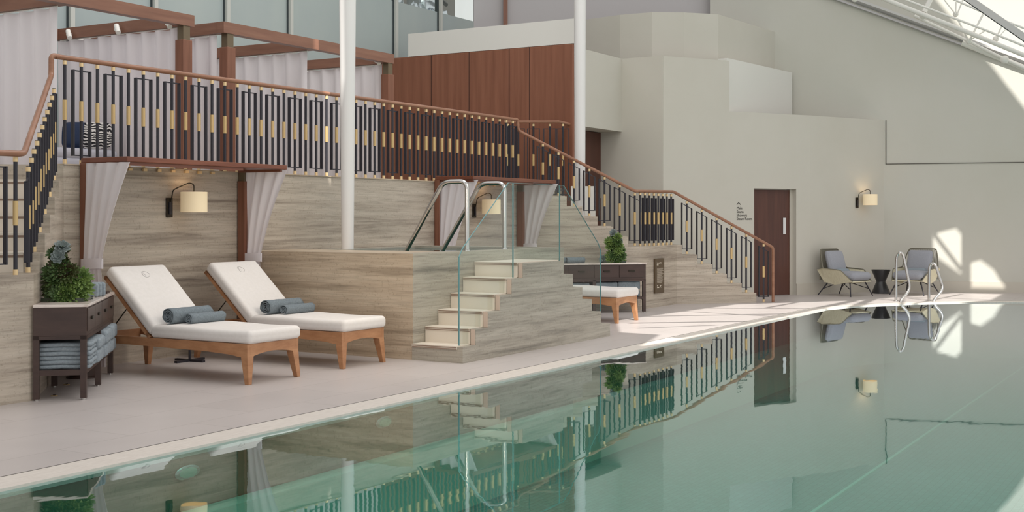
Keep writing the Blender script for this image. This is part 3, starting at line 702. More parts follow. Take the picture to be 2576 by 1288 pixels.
pleated((10.86, 11.12), (10.86, 13.25), ZT+.02, zc, 'white pleated curtain under the beam with two spotlights')
pleated((11.52, 11.12), (11.52, 13.25), ZT+.02, zc, 'narrow strip of white curtain between the two cabana posts')
pleated((13.27, 11.12), (13.27, 13.25), ZT+.02, zc, 'white pleated curtain left of the white column')
pleated((15.0, 11.12), (15.0, 13.25), ZT+.02, zc, 'white pleated curtain beside the wood panelled wall')
# spotlights
def spot(loc, d, label):
    r = thing('spotlight', label, 'spotlight', loc, group=None); p = Vector(loc); d = Vector(d).normalized()
    MB().tube([p, p+Vector((-.035, 0, -.0))], .033, 14).build('mount', M['white_metal'], r, smooth=True, world=True)
    q = p+Vector((-.07, -.06, 0)); MB().tube([q-d*.05, q+d*.09], .032, 14).build('lamp_head', M['white_metal'], r, smooth=True, world=True)
for (px, s, lab) in ((176, 10.82, 'white spotlight at the left end of the cabana beam'), (297, 10.82, 'tilted white spotlight in the middle of the cabana beam'), (425, 10.82, 'white spotlight near the first cabana post'), (948, 14.94, 'white spotlight near the cabana corner by the wood wall')):
    t = on_s(px, s); spot((s, t, 3.88), (-.25, -.5, -.6), lab)
# daybed with pillows
db = thing('daybed', 'grey daybed with pillows inside the upper left cabana', 'daybed', (9.9, 12.5, ZT))
MB().soft(1.5, 1.0, .16, .05, 8).shift((10.0, 12.5, ZT+.12)).build('base', M['sofa'], db, smooth=True, world=True)
MB().soft(1.48, .98, .14, .06, 8).shift((10.0, 12.5, ZT+.25)).build('mattress', M['sofa'], db, smooth=True, world=True)
Rk = Matrix.Rotation(math.radians(70), 3, 'X')
def pillow(name, px, w, h, m, label, t=12.25):
    s = on_t(px, t); o = MB().soft(w, h, .16, .07, 12, puff=.75, rot=Rk, sag=lambda p: Vector((p.x*(1-.9*p.y*p.y*4*.35), p.y*(1-.9*p.x*p.x*4*.35), p.z))).build(name, m, smooth=True, loc=(s, t, ZT+.32+h/2), rz=math.radians(-45)); tag(o, label, 'pillow')
pillow('pillow', 192, .34, .36, M['navy'], 'navy blue pillow on the upstairs daybed', 12.4)
pillow('pillow', 243, .36, .36, M['zebra'], 'black and white zebra striped pillow on the upstairs daybed', 12.2)

# ================= WALL LAMPS =================
def wall_lamp(o, d, n, label):   # o: plate base centre on the wall, d along wall, n out
    r = thing('wall_lamp', label, 'wall lamp', o); O = Vector(o); d = Vector(d).normalized(); n = Vector(n).normalized(); Z = Vector((0, 0, 1))
    def P(a, b, c): return O+d*a+n*b+Z*c
    def bx(a0, a1, b0, b1, c0, c1): return MB().slab([P(a0, b0, c0), P(a1, b0, c0), P(a1, b0, c1), P(a0, b0, c1)], n*(b1-b0))
    bx(-.04, .04, 0, .015, -.105, .105).build('back_plate', M['bronze'], r, world=True)
    bx(-.018, .018, .015, .028, -.075, .06).build('switch_box', M['black'], r, world=True)
    MB().tube(arc_path([P(.01, .02, .05), P(.01, .05, .19), P(.14, .16, .27), P(.17, .2, .25), P(.17, .2, .17)], .03, 5), .0065, 10).build('arm', M['bronze'], r, smooth=True, world=True)
    c = P(.17, .2, .17)
    MB().lathe([(.142, -.22), (.142, 0), (.138, 0), (.138, -.22)], 40, 0, 0, 1, 1).shift(tuple(c)).build('shade', M['shade'], r, smooth=True, world=True)
    MB().lathe([(.015, -.14), (.03, -.10), (.03, -.05), (.012, -.0)], 12).shift(tuple(c)).build('bulb', M['shade'], r, smooth=True, world=True)
    l = bpy.data.lights.new('lamp_light', 'POINT'); l.energy = 3.0; l.color = (1, .82, .58); l.shadow_soft_size = .05; lo = bpy.data.objects.new('lamp_light', l); C.objects.link(lo); lo.location = c+Z*-.16; lo.parent = None
    return r
s_l = on_t(423, TW); wall_lamp((s_l, TW-.012, 1.62), (1, 0, 0), (0, -1, 0), 'wall lamp with cream drum shade on travertine above the loungers')
s_l = on_t(1191, TW); wall_lamp((s_l, TW-.012, 1.62), (1, 0, 0), (0, -1, 0), 'wall lamp with cream shade behind the chrome grab rails')
bd = (B1-B0).normalized(); bn = Vector((bd.y, -bd.x));
if bn.dot(-B0) < 0: bn = -bn
def b_px(px):
    lo, hi = -1., 4.
    for _ in range(50):
        m = (lo+hi)/2; p = B0+bd*m
        if (.508*p.x-.8614*p.y)/depth(p.x, p.y) < (px-1288)/F: lo = m
        else: hi = m
    return lo
pb = B0+bd*b_px(2155); wall_lamp((pb.x+bn.x*.002, pb.y+bn.y*.002, 1.5+40*25.2/F), (bd.x, bd.y, 0), (bn.x, bn.y, 0), 'wall lamp with cream shade on the plain wall above the armchairs')

# ================= LOUNGERS =================
def lounger(loc, label):
    # local: x across (0..W), y from foot (0) to head
    W, Ln = .70, 2.12
    r = thing('sun_lounger', label, 'sun lounger', loc)
    zf = .365
    # side rails with curved haunch to the leg
    def side(x):
        pts = [(0, zf)]+[(0, .27)]
        y = [(.0, .10), (.06, .105)]
        prof = [(-.0, zf), (-.0, .255), (.10, .245), (.22, .262), (.5, .275), (1.9, .29), (Ln-.1, .30), (Ln, .31), (Ln, zf)]
        return MB().slab([(x, a, b) for a, b in prof], (.035, 0, 0))
    side(0).build('side_rail', M['teak'], r, bevel=.003); side(W-.035).build('side_rail', M['teak'], r, bevel=.003)
    prof = [(0.035, zf), (.035, .235)]+[(.035+(W-.07)*i/10, .235+.045*math.sin(PI*i/10)**.7) for i in range(1, 10)]+[(W-.035, .235), (W-.035, zf)]
    MB().slab([(a, .0, b) for a, b in prof], (0, .03, 0)).build('end_rail', M['teak'], r, bevel=.003)
    MB().box(.035, W-.035, Ln-.04, Ln-.01, .28, zf).build('end_rail', M['teak'], r)
    def leg(x, y, dx, dy):
        a = .037; t = .085
        b0 = [(x, y), (x+dx*t, y), (x+dx*t, y+dy*t), (x, y+dy*t)]; k = [(x-dx*.005, y-dy*.02), (x+dx*a, y-dy*.02), (x+dx*a, y+dy*.03), (x-dx*.005, y+dy*.03)]
        vs = [(p[0], p[1], 0) for p in k]+[(p[0], p[1], .27) for p in b0]
        return MB().add(vs, [(3,2,1,0),(4,5,6,7),(0,1,5,4),(1,2,6,5),(2,3,7,6),(3,0,4,7)])
    for (x, y, dx, dy) in ((0, 0, 1, 1), (W, 0, -1, 1), (0, Ln-.12, 1, -1), (W, Ln-.12, -1, -1)):
        leg(x, y, dx, dy).build('leg', M['teak'], r, bevel=.004)
    mb = MB()
    for k in range(9): mb.box(.035, W-.035, .08+k*.135, .16+k*.135, zf-.03, zf-.008)
    mb.build('slat_base', M['teak'], r)
    yh = 1.24
    MB().soft(W+.02, 1.27, .125, .045, 12, sag=lambda p: Vector((p.x, p.y, p.z+(.006*math.sin(p.y*5) if p.z > 0 else 0)))).shift((W/2, .60, zf+.062)).build('seat_cushion', M['mattress'], r, smooth=True)
    # backrest
    ang = math.radians(42.5); Lb = .86
    def bk(p, off=0): return (p[0], yh+p[1]*math.cos(ang)-p[2]*math.sin(ang), zf-.0+p[1]*math.sin(ang)+p[2]*math.cos(ang))
    mb = MB().soft(W+.02, Lb, .125, .045, 12).shift((W/2, Lb/2+.0, .075)); mb.v = [bk(v) for v in mb.v]; mb.build('back_cushion', M['mattress'], r, smooth=True)
    mb = MB().box(.0, .045, 0.0, Lb-.02, -.02, .012).box(W-.045, W, 0.0, Lb-.02, -.02, .012).box(0, W, Lb-.06, Lb-.02, -.02, .012).box(0, W, 0.02, .06, -.02, .012)
    for k in range(7): mb.box(.04, W-.04, .12+k*.1, .16+k*.1, -.012, .004)
    mb.v = [bk(v) for v in mb.v]; mb.build('backrest_frame', M['teak'], r)
    a = bk((.02, .42, -.02)); MB().tube([a, (.02, yh+.62, .34)], .006, 6).tube([bk((W-.02, .42, -.02)), (W-.02, yh+.62, .34)], .006, 6).build('backrest_stay', M['bronze'], r)
    # stitched emblem: an oval with a curved stroke
    mb = MB(); e = []
    for i in range(25):
        q = 2*PI*i/24; e.append(Vector((W/2+.045*math.cos(q)*(1+.12*math.cos(q)), Lb-.15+.042*math.sin(q)*(1-.15*math.cos(q)), .1385)))
    mb.tube(e, .0012, 5); mb.tube([Vector((W/2-.005-.02*math.sin(t*PI), Lb-.115-.05*t, .1385)) for t in [i/8 for i in range(9)]], .0011, 5)
    mb.v = [bk(v) for v in mb.v]; mb.build('embroidered_emblem', M['thread'], r)
    return r
lg = lounger((8.36, 7.70, 0), 'teak lounger with white cushions nearest the dark console')
dup(lg, (9.72, 7.70, 0), 0, 'teak lounger with white cushions beside the stone spa wall')
dup(lg, (15.93, 7.66, 0), 0, 'sunlit teak lounger beyond the glass balustrade')
def spiral_roll(r, L, turns, label, loc, rz=0., group=None, m=None):
    t = thing('rolled_towel', label, 'towel', loc, rz, group)
    pts = []; N = int(turns*22)
    for i in range(N+1):
        a = 2*PI*turns*i/N; rr_ = r*.16+(r-r*.16)*(i/N); pts.append((rr_*math.cos(a), rr_*math.sin(a)))
    th_ = r/turns*.36
    mb = MB(); vs = []; fs = []
    nx = 12
    for j in range(nx+1):
        x = L*(j/nx-.5); wob = 1+.02*math.sin(j*1.7)
        for (y, z) in pts: 
            vs.append((x+.004*math.sin(z*90), y*wob, z*wob+r))
    w = len(pts)
    for j in range(nx):
        for i in range(w-1): fs.append((j*w+i, j*w+i+1, (j+1)*w+i+1, (j+1)*w+i))
    mb.add(vs, fs); o = mb.build('towel_cloth', m or M['towel'], t, smooth=True)
    s = o.modifiers.new('thick', 'SOLIDIFY'); s.thickness = th_; s.offset = -1
    return t
zt = .365+.125
spiral_roll(.082, .53, 3.75, 'larger rolled grey towel at the backrest of the nearer lounger', (8.70, 8.78, zt))
spiral_roll(.056, .46, 2.75, 'small rolled grey towel in front on the nearer lounger', (8.78, 8.63, zt))
spiral_roll(.082, .53, 3.75, 'larger rolled grey towel at the backrest of the lounger beside the spa', (10.06, 8.78, zt))
spiral_roll(.056, .46, 2.75, 'small rolled grey towel in front on the lounger beside the spa', (10.14, 8.63, zt))
# side table between loungers
sx, sy = 9.44, 9.5
sd = thing('side_table', 'small dark pedestal table with cross base between the loungers', 'side table', (sx, sy, 0))
MB().box(-.20, .20, -.02, .02, .0, .022).box(-.02, .02, -.20, .20, .0, .022).build('cross_base', M['black'], sd)
MB().lathe([(.014, .02), (.014, .47)], 10).build('stem', M['black'], sd, smooth=True)
MB().lathe([(.17, .47), (.17, .485)], 28).build('table_top', M['plinth'], sd, smooth=True)

# ================= CONSOLES =================
def console(loc, rz, label, stacks):
    # local x: along the front (0..1.72), y: depth back (0..0.40), front face at y=0
    Lc, D, Hc = 1.74, .42, .79
    r = thing('console_table', label, 'console table', loc, rz)
    MB().box(0, Lc, 0, D, .53, Hc-.022).build('cabinet', M['walnut'], r, bevel=.003)
    MB().box(-.012, Lc+.012, -.012, D+.0, Hc-.022, Hc).build('marble_top', M['marble'], r, bevel=.003)
    for k in range(4):
        x0 = .03+k*(Lc-.06)/4; x1 = x0+(Lc-.06)/4-.012
        d = MB().box(x0, x1, -.010, .004, .565, Hc-.035).build('drawer', M['walnut'], r, bevel=.002)
        xm = (x0+x1)/2; MB().box(xm-.05, xm-.042, -.02, -.010, .655, .675).box(xm+.042, xm+.05, -.02, -.010, .655, .675).box(xm-.05, xm+.05, -.024, -.016, .653, .677).build('handle', M['bronze'], d)
    w = .048
    for (x, y) in ((0, 0), (Lc-w, 0), (0, D-w), (Lc-w, D-w), (Lc/2-w/2, 0), (Lc/2-w/2, D-w)):
        g = MB().box(x, x+w, y, y+w, .012, .53).build('leg', M['walnut'], r)
        MB().lathe([(.016, 0), (.016, .012)], 10, x+w/2, y+w/2).build('foot', M['steel'], g)
    MB().box(w, Lc-w, .004, D-.004, .215, .25).box(0.004, w, w, D-w, .205, .25).box(Lc-w, Lc-.004, w, D-w, .205, .25).build('shelf', M['walnut'], r)
    MB().box(.0, Lc, .0, D, .50, .53).build('under_rail', M['walnut'], r)
    return r
def on_console(loc, rz, x, y, z):
    c, s = math.cos(rz), math.sin(rz); return (loc[0]+c*x-s*y, loc[1]+s*x+c*y, loc[2]+z)
def folded(name, loc, rz, w, d, h, label, group, m):
    def sag(p): return p+Vector((.004*math.sin(p.y*40), .006*math.sin(p.x*23), .0025*math.sin(p.x*30+p.y*20)))
    o = MB().soft(w, d, h, min(h*.48, .03), 8, sag=sag).build(name, m, smooth=True, loc=loc, rz=rz); tag(o, label, 'towel', group); return o
# left console: front face from (7.03,8.27) toward (8.32,9.41)
cl = (7.0, 8.22, 0); ra = math.atan2(9.41-8.27, 8.32-7.03)
console(cl, ra, 'dark wood console with marble top and plant at left', 4)
GRP = 'folded grey towels on the shelf of the left console'
def stack(cloc, cr, x, zs, w, d, group, label, mats, y=.21):
    z = .25
    for i, h in enumerate(zs):
        folded('folded_towel', on_console(cloc, cr, x+random.uniform(-.006, .006), y-.01*(i % 2), z+h/2), cr, w, d, h, label, group, mats[i % len(mats)]); z += h+.0005
tm = [M['towel'], M['towel_lt']]
stack(cl, ra, .24, [.036]*6, .36, .44, 'folded grey towels in the near pile', 'thin folded grey towel in the pile at the near end of the left console shelf', [M['towel_lt']], .20)
stack(cl, ra, .62, [.12, .10], .34, .46, 'folded grey towels in the second pile', 'thick folded grey towel in the second pile of the left console shelf', [M['towel_lt']], .19)
stack(cl, ra, 1.08, [.12, .12], .34, .46, 'folded grey towels in the third pile', 'thick folded grey towel in the third pile of the left console shelf', [M['towel_lt']], .19)
stack(cl, ra, 1.48, [.12, .13], .34, .46, 'folded grey towels in the last pile', 'thick folded grey towel in the pile at the far end of the left console shelf', [M['towel_lt']], .19)
# right console: mirrored diagonal, front left end first
rb = math.atan2(8.22-9.43, 18.08-16.85); cr_ = (16.85, 9.40, 0)
console(cr_, rb, 'dark wood console with plant in front of the sign landing', 4)
for x, hs, lab in ((.22, [.11, .12], 'leftmost'), (.62, [.11, .12], 'second'), (1.08, [.11, .13], 'third'), (1.47, [.11, .14], 'rightmost')):
    stack(cr_, rb, x, hs, .38, .38, 'folded towels in the %s pile of the right console' % lab, 'folded grey towel in the %s pile on the right console shelf' % lab, [M['towel']], .22)
# rolled towels on right console
for i, x in enumerate((.45, .62)):
    p = on_console(cr_, rb, x, .22, .79); spiral_roll(.05, .34, 2.75, ['rolled grey towel on the right console, behind the balustrade glass', 'second rolled grey towel on the right console, closer to the plant'][i], p, rb+.3+PI/2*0, None)
# succulents
CAMR = math.atan2(-.8614, .508)
def rosette(mb, c, nrm, R, layers=4, n=11, seed=0, fat=.30, cup=.9):
    rn = random.Random(seed); nz = Vector(nrm).normalized(); ux = nz.cross(Vector((.31, .2, .93))).normalized(); uy = nz.cross(ux); c = Vector(c)
    for l in range(layers):
        el = math.radians(8+72*(l/layers)**.8)*cup; L = R*(1-.16*l); 
        for k in range(n-l):
            a = 2*PI*(k+.5*(l % 2))/(n-l)+rn.uniform(-.12, .12); e = el+rn.uniform(-.12, .12)
            d = (ux*math.cos(a)+uy*math.sin(a)); f = d*math.cos(e)+nz*math.sin(e); sd_ = d.cross(nz).normalized(); up = f.cross(sd_)
            if up.dot(nz) < 0: up = -up
            w = L*fat*rn.uniform(.85, 1.15)
            p = [c+f*L*.08-sd_*w*.3, c+f*L*.08+sd_*w*.3, c+f*L*.6-sd_*w*.95+up*.04*L, c+f*L*.6+up*-.03*L, c+f*L*.6+sd_*w*.95+up*.04*L, c+f*L*.86-sd_*w*.6+up*.06*L, c+f*L*.86+sd_*w*.6+up*.06*L, c+f*L*1.02+up*.05*L]
            mb.add(p, [(0, 1, 3), (0, 3, 2), (1, 4, 3), (2, 3, 5), (3, 4, 6), (3, 6, 5), (5, 6, 7)])
    return mb
def succulent(loc, label, sc, lumps, blues, tray, mirror=1):
    r = thing('potted_succulent', label, 'plant', loc, CAMR)
    mats = [('foliage', M['green_a']), ('bright_foliage', M['green_b']), ('dark_foliage', M['green_d'])]
    mbs = [MB(), MB(), MB()]; seed = 1
    for (x, y, z, R, mi) in lumps:
        c = Vector((0.02, .05, .2))*sc; p = Vector((x*mirror, y, z))*sc; nn = (p-Vector((p.x*.55, .06*sc, p.z*.75))).normalized()
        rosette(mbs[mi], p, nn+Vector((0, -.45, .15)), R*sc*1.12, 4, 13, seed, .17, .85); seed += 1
    core = MB()
    for (x, y, z, R, mi) in lumps: core.ball(Vector((x*mirror*.9, y+.03, z-.01))*sc, R*sc*.55, 6)
    core.build('stem_core', M['green_d'], r, smooth=True)
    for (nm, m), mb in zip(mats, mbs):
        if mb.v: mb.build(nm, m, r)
    for i, (x, y, z, R, nx, nzv) in enumerate(blues):
        rosette(MB(), Vector((x*mirror, y, z))*sc, (nx*mirror, -.8, nzv), R*sc, 3, 8, 50+i, .36, .8).build('blue_rosette', M['leaf_blue'], r)
    w, d, h = tray
    MB().box(-w/2, w/2, -d/2, d/2, .0, .012).box(-w/2, w/2, -d/2, -d/2+.006, .012, h).box(-w/2, w/2, d/2-.006, d/2, .012, h).box(-w/2, -w/2+.006, -d/2, d/2, .012, h).box(w/2-.006, w/2, -d/2, d/2, .012, h).build('tray', M['tray'], r)
    return r
rn = random.Random(3); lumps = []
rows = [(.055, -.10, .13, .10, 5), (.12, -.13, .17, .105, 6), (.19, -.14, .15, .105, 6), (.26, -.145, .06, .10, 5), (.33, -.10, -.02, .075, 3), (.40, -.11, -.06, .06, 3), (.45, -.08, -.04, .05, 2)]
for (z, xa, xb, R, n_) in rows:
    n_ = max(1, n_-1)
    for k in range(n_):
        x = xa+(xb-xa)*(k+.5)/n_+rn.uniform(-.01, .01); yy = -.07+.05*abs(x)/.17+rn.uniform(-.03, .02)
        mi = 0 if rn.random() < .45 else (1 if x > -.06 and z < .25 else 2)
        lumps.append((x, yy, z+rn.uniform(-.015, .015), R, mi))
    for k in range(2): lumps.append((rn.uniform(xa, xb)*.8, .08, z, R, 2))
pp_ = G(167, 757, .79); pl = (pp_[0], pp_[1], .79)
succulent(pl, 'tall green succulent arrangement on the left console', 1.0, lumps, [(-.035, -.10, .385, .068, .1, .3), (-.02, -.05, .465, .075, .5, .9)], (.36, .20, .03))
pr = on_console(cr_, rb, 1.28, .21, .79)
lumps2 = []
for (z, xa, xb, R, n_) in [(.05, -.16, .14, .09, 5), (.12, -.10, .14, .09, 4), (.2, -.02, .13, .09, 3), (.28, -.10, .10, .09, 3), (.35, -.13, .07, .085, 3), (.43, -.02, .07, .08, 2)]:
    for k in range(n_):
        x = xa+(xb-xa)*(k+.5)/n_; mi = 1 if rn.random() < .5 else 0; lumps2.append((x, -.05+rn.uniform(-.04, .03), z, R, mi))
succulent(pr, 'green succulent arrangement on the right console', .97, lumps2, [(-.02, -.05, .50, .07, -.2, .5), (.08, -.05, .36, .07, .5, .3), (-.19, -.05, .06, .08, -.3, .2)], (.36, .2, .03))
# bits on the left console
gx = on_console(cl, ra, .95, .2, .79)
for i in range(3):
    p0_ = G(229+i*9, 748-i*1.5, .79); p = (p0_[0], p0_[1], .79); 
    o = MB().soft(.045, .13, .13, .022, 8).build('folded_cloth', M['towel_lt'], smooth=True, loc=(p[0], p[1], p[2]+.065), rz=ra)
    tag(o, ['upright folded grey cloth closest to the succulent', 'middle upright folded grey cloth on the left console', 'upright folded grey cloth furthest from the succulent'][i], 'cloth')
gt = thing('glass_tray', 'clear glass block tray beside the succulent on the left console', 'tray', (*G(216, 752, .79), .79), ra)
MB().box(-.06, .06, -.07, .07, 0, .05).build('glass_block', M['glass'], gt); MB().box(-.055, .055, -.065, .065, .001, .006).build('base_plate', M['tray'], gt)
bx_ = thing('tissue_box', 'small dark tray with a white tissue at the far end of the left console', 'tissue box', (*G(256, 738, .79), .79), ra)
MB().box(-.09, .09, -.06, .06, 0, .02).build('tray', M['walnut'], bx_); MB().soft(.05, .04, .05, .012, 5).shift((0, 0, .045)).build('tissue', M['mattress'], bx_, smooth=True)
# drum planter behind console legs
px_, py_ = G(205, 930)
dr = thing('floor_planter', 'round dark brown drum behind the legs of the left console', 'planter', (7.98, 9.42, 0))
MB().lathe([(.15, 0), (.15, .012), (.13, .02), (.145, .22), (.135, .22), (.12, .2)], 28).build('drum', M['walnut'], dr, smooth=True)
for i, (a, b) in enumerate(((167, 968), (136, 996), (198, 943))):
    p = G(a, b); u = thing('floor_uplight', ['middle tiny brass floor light under the left console', 'nearest tiny brass floor light under the left console', 'furthest tiny brass floor light under the left console'][i], 'floor light', (p[0], p[1], 0))
    MB().lathe([(.028, 0), (.028, .004), (.02, .006)], 16).build('ring', M['brass'], u, smooth=True); MB().lathe([(.016, .006), (.012, .011)], 12).build('lens', M['steel'], u, smooth=True)

# ================= SIGNS =================
sA, sB = on_t(1645.5, 8.49), on_t(1668, 8.49); Ym = depth((sA+sB)/2, 8.49)
sg = thing('wall_sign', 'narrow dark brown pool rules sign on the travertine landing', 'sign', (sA, 8.5, .5))
zs0, zs1 = zat(737, Ym), zat(650.5, Ym)
MB().box(sA, sB, 8.468, 8.497, zs0, zs1).build('board', M['sign'], sg, world=True, bevel=.002)
wS = sB-sA; hS = zs1-zs0
mt = text_mesh('Swimming Pool\nRules', .032).xf(wall_frame((sA+wS*.17, 8.467, zs1-hS*.14), (1, 0, 0))); mt.build('lettering', M['paper'], sg, world=True)
mb = MB()
for k in range(17):
    z = zs1-hS*(.275+k*.026); w = wS*(.72 if k % 4 else .60)*(1-.08*(k % 3)); mb.box(sA+wS*.19, sA+wS*.19+w, 8.4665, 8.468, z-.0035, z)
mb.box(sA+wS*.2, sA+wS*.28, 8.4665, 8.468, zs0+hS*.205, zs0+hS*.225).box(sA+wS*.2, sA+wS*.42, 8.4665, 8.468, zs0+hS*.155, zs0+hS*.175)
mb.tube([(sA+wS*.62, 8.467, zs0+hS*.22), (sA+wS*.54, 8.467, zs0+hS*.19), (sA+wS*.62, 8.467, zs0+hS*.16)], .006, 5)
mb.build('small_print', M['paper'], sg, world=True)
a0_ = a_px(1853); Yt = depth(*ap(a0_)); cs = zat(527, Yt)
ws = thing('wall_lettering', 'black lettering with arrow left of the changing room door', 'lettering', (*ap(a0_), 1.6))
lines = ['Male', 'Sauna', 'Showers', 'Steam Room']
for i, tx in enumerate(lines):
    y = 526.5+i*9.0; o = ap(a0_, -.002)
    text_mesh(tx, .072, .0015).xf(wall_frame((o[0], o[1], zat(y, Yt)), (AD.x, AD.y, 0))).build('word', M['ink'], ws, world=True)
o = ap(a_px(1853.5), -.003); e2 = ap(a_px(1858), -.003); e3 = ap(a_px(1862.5), -.003)
MB().tube([(*o, zat(514.5, Yt)), (*e2, zat(509.5, Yt)), (*e3, zat(514.5, Yt))], .006, 6).build('arrow', M['ink'], ws, world=True)

# ================= ARMCHAIRS =================
def armchair(loc, rz, label):
    r = thing('armchair', label, 'armchair', loc, rz)
    # side shells
    for sg in (-1, 1):
        A = [(sg*.30, -.36, .285), (sg*.37, -.14, .50), (sg*.38, .28, .53), (sg*.33, .44, .50), (sg*.29, .30, .27), (sg*.28, .06, .215)]
        MB().slab([Vector(p) for p in A], (sg*.014, 0, 0)).build('side_shell', M['rope'], r)
    # back lattice
    fr = [(-.37, .28, .53), (-.31, .37, .80), (-.27, .41, .90), (.27, .41, .90), (.31, .37, .80), (.37, .28, .53)]
    MB().tube(arc_path([(-.30, -.36, .285), (-.375, -.14, .505)]+fr+[(.375, -.14, .505), (.30, -.36, .285)], .04, 4), .011, 8).build('frame_tube', M['rope_dk'], r, smooth=True)
    mb = MB()
    for k in range(30):
        u = k/29; xt = -.27+.54*u; xb = -.33+.66*u
        yb = .44-.05*abs(2*u-1); mb.tube([(xt, .41, .90), ((xt+xb)/2, .40, .65), (xb, yb, .30)], .006, 5)
    mb.build('rope_back', M['rope_dk'], r, smooth=True)
    MB().slab([(-.30, -.36, .275), (.30, -.36, .275), (.29, .32, .255), (-.29, .32, .255)], (0, 0, .022)).build('seat_pan', M['rope'], r)
    for sg in (-1, 1):
        MB().tube([(sg*.24, -.26, .27), (sg*.35, -.36, 0)], [.013, .010], 8).build('leg', M['black'], r, smooth=True)
        MB().tube([(sg*.24, .24, .27), (sg*.34, .42, 0)], [.013, .010], 8).build('leg', M['black'], r, smooth=True)
        MB().tube([(sg*.29, -.30, .14), (sg*.14, -.05, .235), (sg*.14, .12, .235), (sg*.29, .33, .13)], .008, 6).build('stretcher', M['black'], r, smooth=True)
    MB().soft(.61, .64, .19, .08, 10, puff=.3).shift((0, -.07, .385)).build('seat_cushion', M['cush'], r, smooth=True)
    Rb = Matrix.Rotation(math.radians(74), 3, 'X')
    MB().soft(.50, .47, .17, .06, 10, puff=.5, rot=Rb).shift((0, .25, .64)).build('back_cushion', M['cush'], r, smooth=True)
    MB().soft(.40, .12, .11, .05, 8, puff=.3).shift((0, .10, .47)).build('lumbar_cushion', M['cush_dk'], r, smooth=True)
    return r
# orientation: local front is -y; XY view dirs converted
def rz_for(dX, dY):
    s, t = xy2st(dX, dY); return math.atan2(t, s)+PI/2
c1_ = at(2129, 24.05); c2_ = at(2300, 24.35)
ch = armchair((*c1_, 0), rz_for(.62, -.78), 'grey cushioned armchair left of the hourglass table')
dup(ch, (*c2_, 0), rz_for(-.66, -.75), 'grey cushioned armchair right of the hourglass table, behind the ladder rails')
tb = thing('hourglass_table', 'black hourglass shaped side table between the two armchairs', 'side table', (*at(2216, 24.75), 0))
MB().lathe([(.18, 0), (.182, .01), (.095, .225), (.09, .24), (.095, .255), (.185, .46), (.185, .475), (.17, .478)], 6 if 0 else 36).build('body', M['table_black'], tb, smooth=True)

# ================= POOL LADDER RAILS =================
for (pxl, pyb, ptop, prof, lab) in (
    (2254, 757.5, 634, [(2254, 757.5), (2254, 655), (2258, 640), (2264, 634.5), (2271, 638), (2276, 660), (2283, 693), (2289, 722), (2282, 739), (2267, 754), (2264, 768), (2272, 788), (2284, 806)], 'taller curved chrome ladder rail in front of the armchairs'),
    (2337, 756.5, 661, [(2337, 756.5), (2337, 680), (2340, 667), (2347, 661.5), (2354, 667), (2361, 690), (2370, 716), (2371, 727), (2364, 739), (2351, 752), (2348, 764), (2354, 778), (2365, 794)], 'shorter curved chrome ladder rail at the right')):
    Y0 = F*1.5/(pyb-H); pts = []
    for i, (a, b) in enumerate(prof):
        Y = Y0-.04*max(0, i-2)*.6; s, t = at(a, Y); pts.append((s, t, zat(b, Y)))
    # smooth the polyline
    sm = [Vector(p) for p in pts]
    for _ in range(2):
        q = [sm[0]]
        for i in range(len(sm)-1): q += [sm[i]*.75+sm[i+1]*.25, sm[i]*.25+sm[i+1]*.75]
        q.append(sm[-1]); sm = q
    h = thing('ladder_rail', lab, 'ladder rail', (pts[0][0], pts[0][1], 0))
    MB().tube(sm, .026, 12).build('tube', M['steel'], h, smooth=True, world=True)
    MB().lathe([(.045, 0), (.045, .008), (.026, .016)], 16).shift((pts[0][0], pts[0][1], .004)).build('flange', M['steel'], h, smooth=True, world=True)

# ================= ROOF TRUSS AT UPPER RIGHT =================
def P3(px, py, Y): s, t = at(px, Y); return (s, t, zat(py, Y))
ts = thing('roof_truss', 'white tubular space truss under the sloping skylight', 'truss', P3(2400, 60, 23.0))
def wallY(px):
    # depth of far wall along the sight line
    r = (px-1288)/F; a = B1; lo, hi = -6., 12.
    for _ in range(60):
        m = (lo+hi)/2; p = B1+WD*m
        if (.508*p.x-.8614*p.y)/depth(p.x, p.y) < r: lo = m
        else: hi = m
    p = B1+WD*lo; return depth(p.x, p.y)
chords = [([(2120, -45), (2320, 36), (2437, 82), (2640, 165)], .045, 1.3), ([(2180, -38), (2327, 18), (2480, 76), (2660, 150)], .022, 1.6),
          ([(2300, 40), (2437, 104), (2525, 148), (2640, 200)], .03, .9), ([(2420, 108), (2525, 150), (2640, 196)], .055, .8), ([(2380, -10), (2480, 34), (2600, 80), (2680, 110)], .02, 2.0)]
for k, (pl_, rad, off) in enumerate(chords):
    MB().tube([P3(a, b, wallY(min(a, 2600))-off) for a, b in pl_], rad, 10).build('chord', M['white_metal'], ts, smooth=True, world=True)
for (a, b, R) in ((2323, 38, .085), (2404, 36, .055), (2437, 103, .06), (2527, 150, .08), (2505, 98, .06), (2333, 14, .05), (2150, -2, .06)):
    MB().ball(P3(a, b, wallY(a)-1.1), R, 8).build('node', M['white_metal'], ts, smooth=True, world=True)
for (a, b, c, d, R) in ((2405, 5, 2404, 36, .014), (2422, 0, 2408, 36, .014), (2410, 50, 2437, 103, .016), (2473, 36, 2440, 100, .02), (2525, 55, 2505, 98, .014), (2535, 68, 2510, 96, .008), (2345, -10, 2325, 30, .05), (2360, -20, 2404, 36, .012), (2437, 103, 2480, 76, .012)):
    MB().tube([P3(a, b, wallY(a)-1.15), P3(c, d, wallY(c)-1.15)], R, 8).build('strut', M['white_metal'], ts, smooth=True, world=True)
